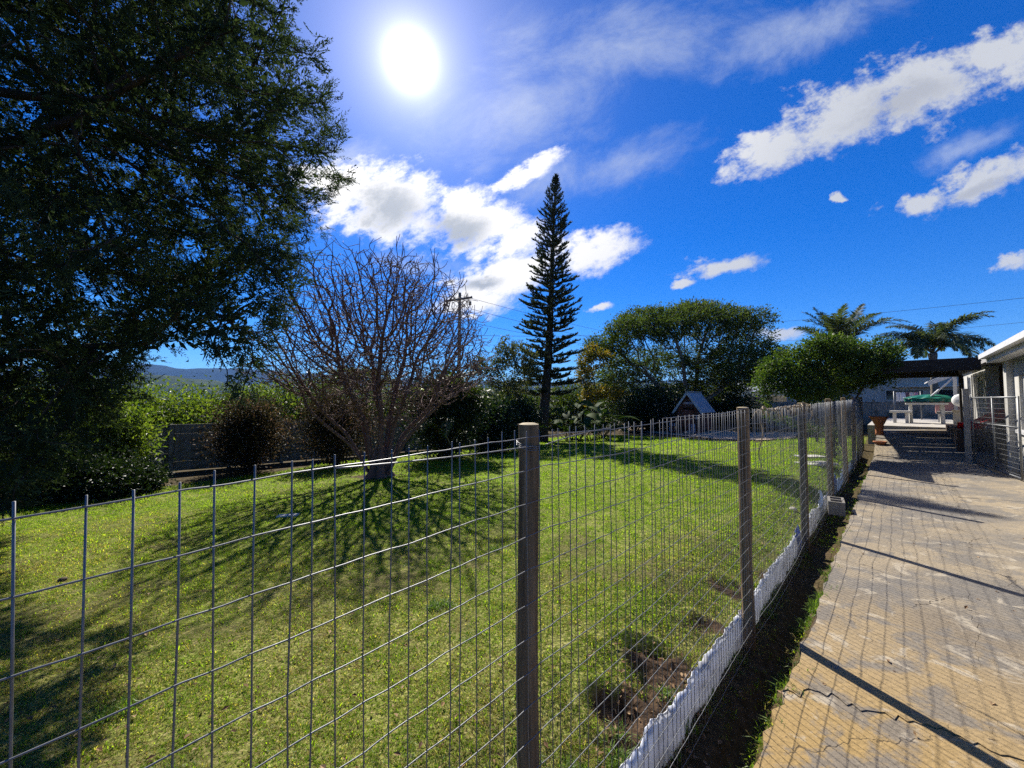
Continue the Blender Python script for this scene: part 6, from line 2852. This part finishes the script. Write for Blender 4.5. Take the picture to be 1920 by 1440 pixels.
def grass():
    GM = grass_mat()
    tufts = [blades(34, 0.030, 0.016, 0.042, 0.0028, 0.0055, 1.1, 600 + k) for k in range(5)]
    r = np.random.default_rng(55)
    # sample evenly in distance bands seen by the camera, denser close by
    P, S = [], []
    for (d0, d1, dens, sc) in ((1.2, 2.6, 900, 0.85), (2.6, 4.5, 560, 1.0), (4.5, 8.0, 300, 1.25), (8.0, 13.0, 130, 1.7), (13.0, 30.0, 48, 2.5)):
        area = 3.4 * (d1 ** 2 - d0 ** 2) / 2
        n = int(area * dens)
        y = np.sqrt(r.random(n) * (d1 ** 2 - d0 ** 2) + d0 ** 2)
        q = r.uniform(-1.75, 1.65, n)
        P.append(np.stack([q * y, y], -1))
        S.append(np.full(n, sc))
    P = np.vstack(P)
    S = np.concatenate(S)
    x, y = P[:, 0], P[:, 1]
    t, s = ts_of(x, y)
    ok = in_poly(x, y, LAWN_POLY) & (s < -0.02)
    so_ = soil_mask(x, y)
    ok &= r.random(len(x)) > so_ * 1.05
    # thin, worn patches
    bare = sstep(fbm(x * 1.3, y * 1.3, 77), 0.56, 0.70) * (1 - sstep(y, 4, 9))
    ok &= r.random(len(x)) > bare * 0.55
    strip = (s >= -0.02) & (s < 0.40) & (t > -3) & (t < 14) & (r.random(len(x)) < 0.22 * sstep(fbm(x * 2, y * 2, 13), 0.4, 0.65))
    ok |= strip
    x, y, S = x[ok], y[ok], S[ok]
    z = ground_z(x, y)
    S = S * r.uniform(0.7, 1.25, len(x)) * (0.8 + 0.5 * fbm(x * 0.9, y * 0.9, 5))
    scatter_object('grass', 'mown lawn grass, green mixed with dry straw', 'grass', tufts, np.stack([x, y, z], -1), S, 3, GM)
    # rank tufts and weeds along the fence foot and the drive edge
    tall = [blades(26, 0.035, 0.05, 0.13, 0.004, 0.009, 0.6, 700 + k) for k in range(4)]
    pts, sc = [], []
    for _ in range(420):
        tt = r.uniform(-1.5, 15)
        ss = r.choice([r.uniform(-0.10, 0.02), r.uniform(0.18, 0.40)], p=[0.45, 0.55])
        if ss > 0.1 and float(fbm(np.array(tt * 1.1), np.array(3.0), 19)) < 0.50:
            continue
        p = P1 + tt * E1 + ss * E2
        pts.append((p[0], p[1], float(ground_z(p[0], p[1]))))
        sc.append(r.uniform(0.45, 0.9))
    for (px, py, n) in ((1540, 1110, 26), (1525, 1130, 18), (1560, 1065, 10), (1000, 1395, 12), (1160, 1370, 14), (1075, 1400, 16), (210, 1345, 10), (1215, 1345, 10), (1270, 1255, 8), (930, 1030, 10), (820, 1140, 14)):
        g = G(px, py)
        for _ in range(n):
            x, y = g[0] + r.normal(0, 0.045), g[1] + r.normal(0, 0.045)
            pts.append((x, y, float(ground_z(x, y))))
            sc.append(r.uniform(0.4, 0.8))
    for _ in range(260):
        d = 1.5 + 9 * r.random() ** 1.4
        q = r.uniform(-1.4, 0.8)
        cx, cy = q * d, d
        if ts_of(cx, cy)[1] > -0.25 or not bool(in_poly(np.array(cx), np.array(cy), LAWN_POLY)):
            continue
        for _k in range(int(r.integers(2, 9))):
            x, y = cx + r.normal(0, 0.07), cy + r.normal(0, 0.07)
            pts.append((x, y, float(ground_z(x, y)) - 0.01))
            sc.append(r.uniform(0.25, 0.55))
    scatter_object('weeds', 'rank grass tufts along fence foot and drive edge', 'weeds', tall, np.array(pts), np.array(sc), 4, leaf_mat('weed_blade', [(0.05, 0.10, 0.014), (0.09, 0.16, 0.02), (0.15, 0.22, 0.035)], 0.45, 0.5, 0.3))


grass()


# ------------------------------------------------------------------ the air
def haze():
    m, n, l = nodes('haze_air')
    out = n.new('ShaderNodeOutputMaterial')
    v = n.new('ShaderNodeVolumePrincipled')
    v.inputs['Color'].default_value = (0.20, 0.44, 1.0, 1)
    v.inputs['Density'].default_value = 0.00011
    v.inputs['Anisotropy'].default_value = 0.0
    l.new(v.outputs[0], out.inputs['Volume'])
    o = MB().box((0, 1000, 60), (14000, 12400, 620)).build('haze', m, None)
    tag(o, 'thin blue air over the far valley', kind='stuff')


haze()
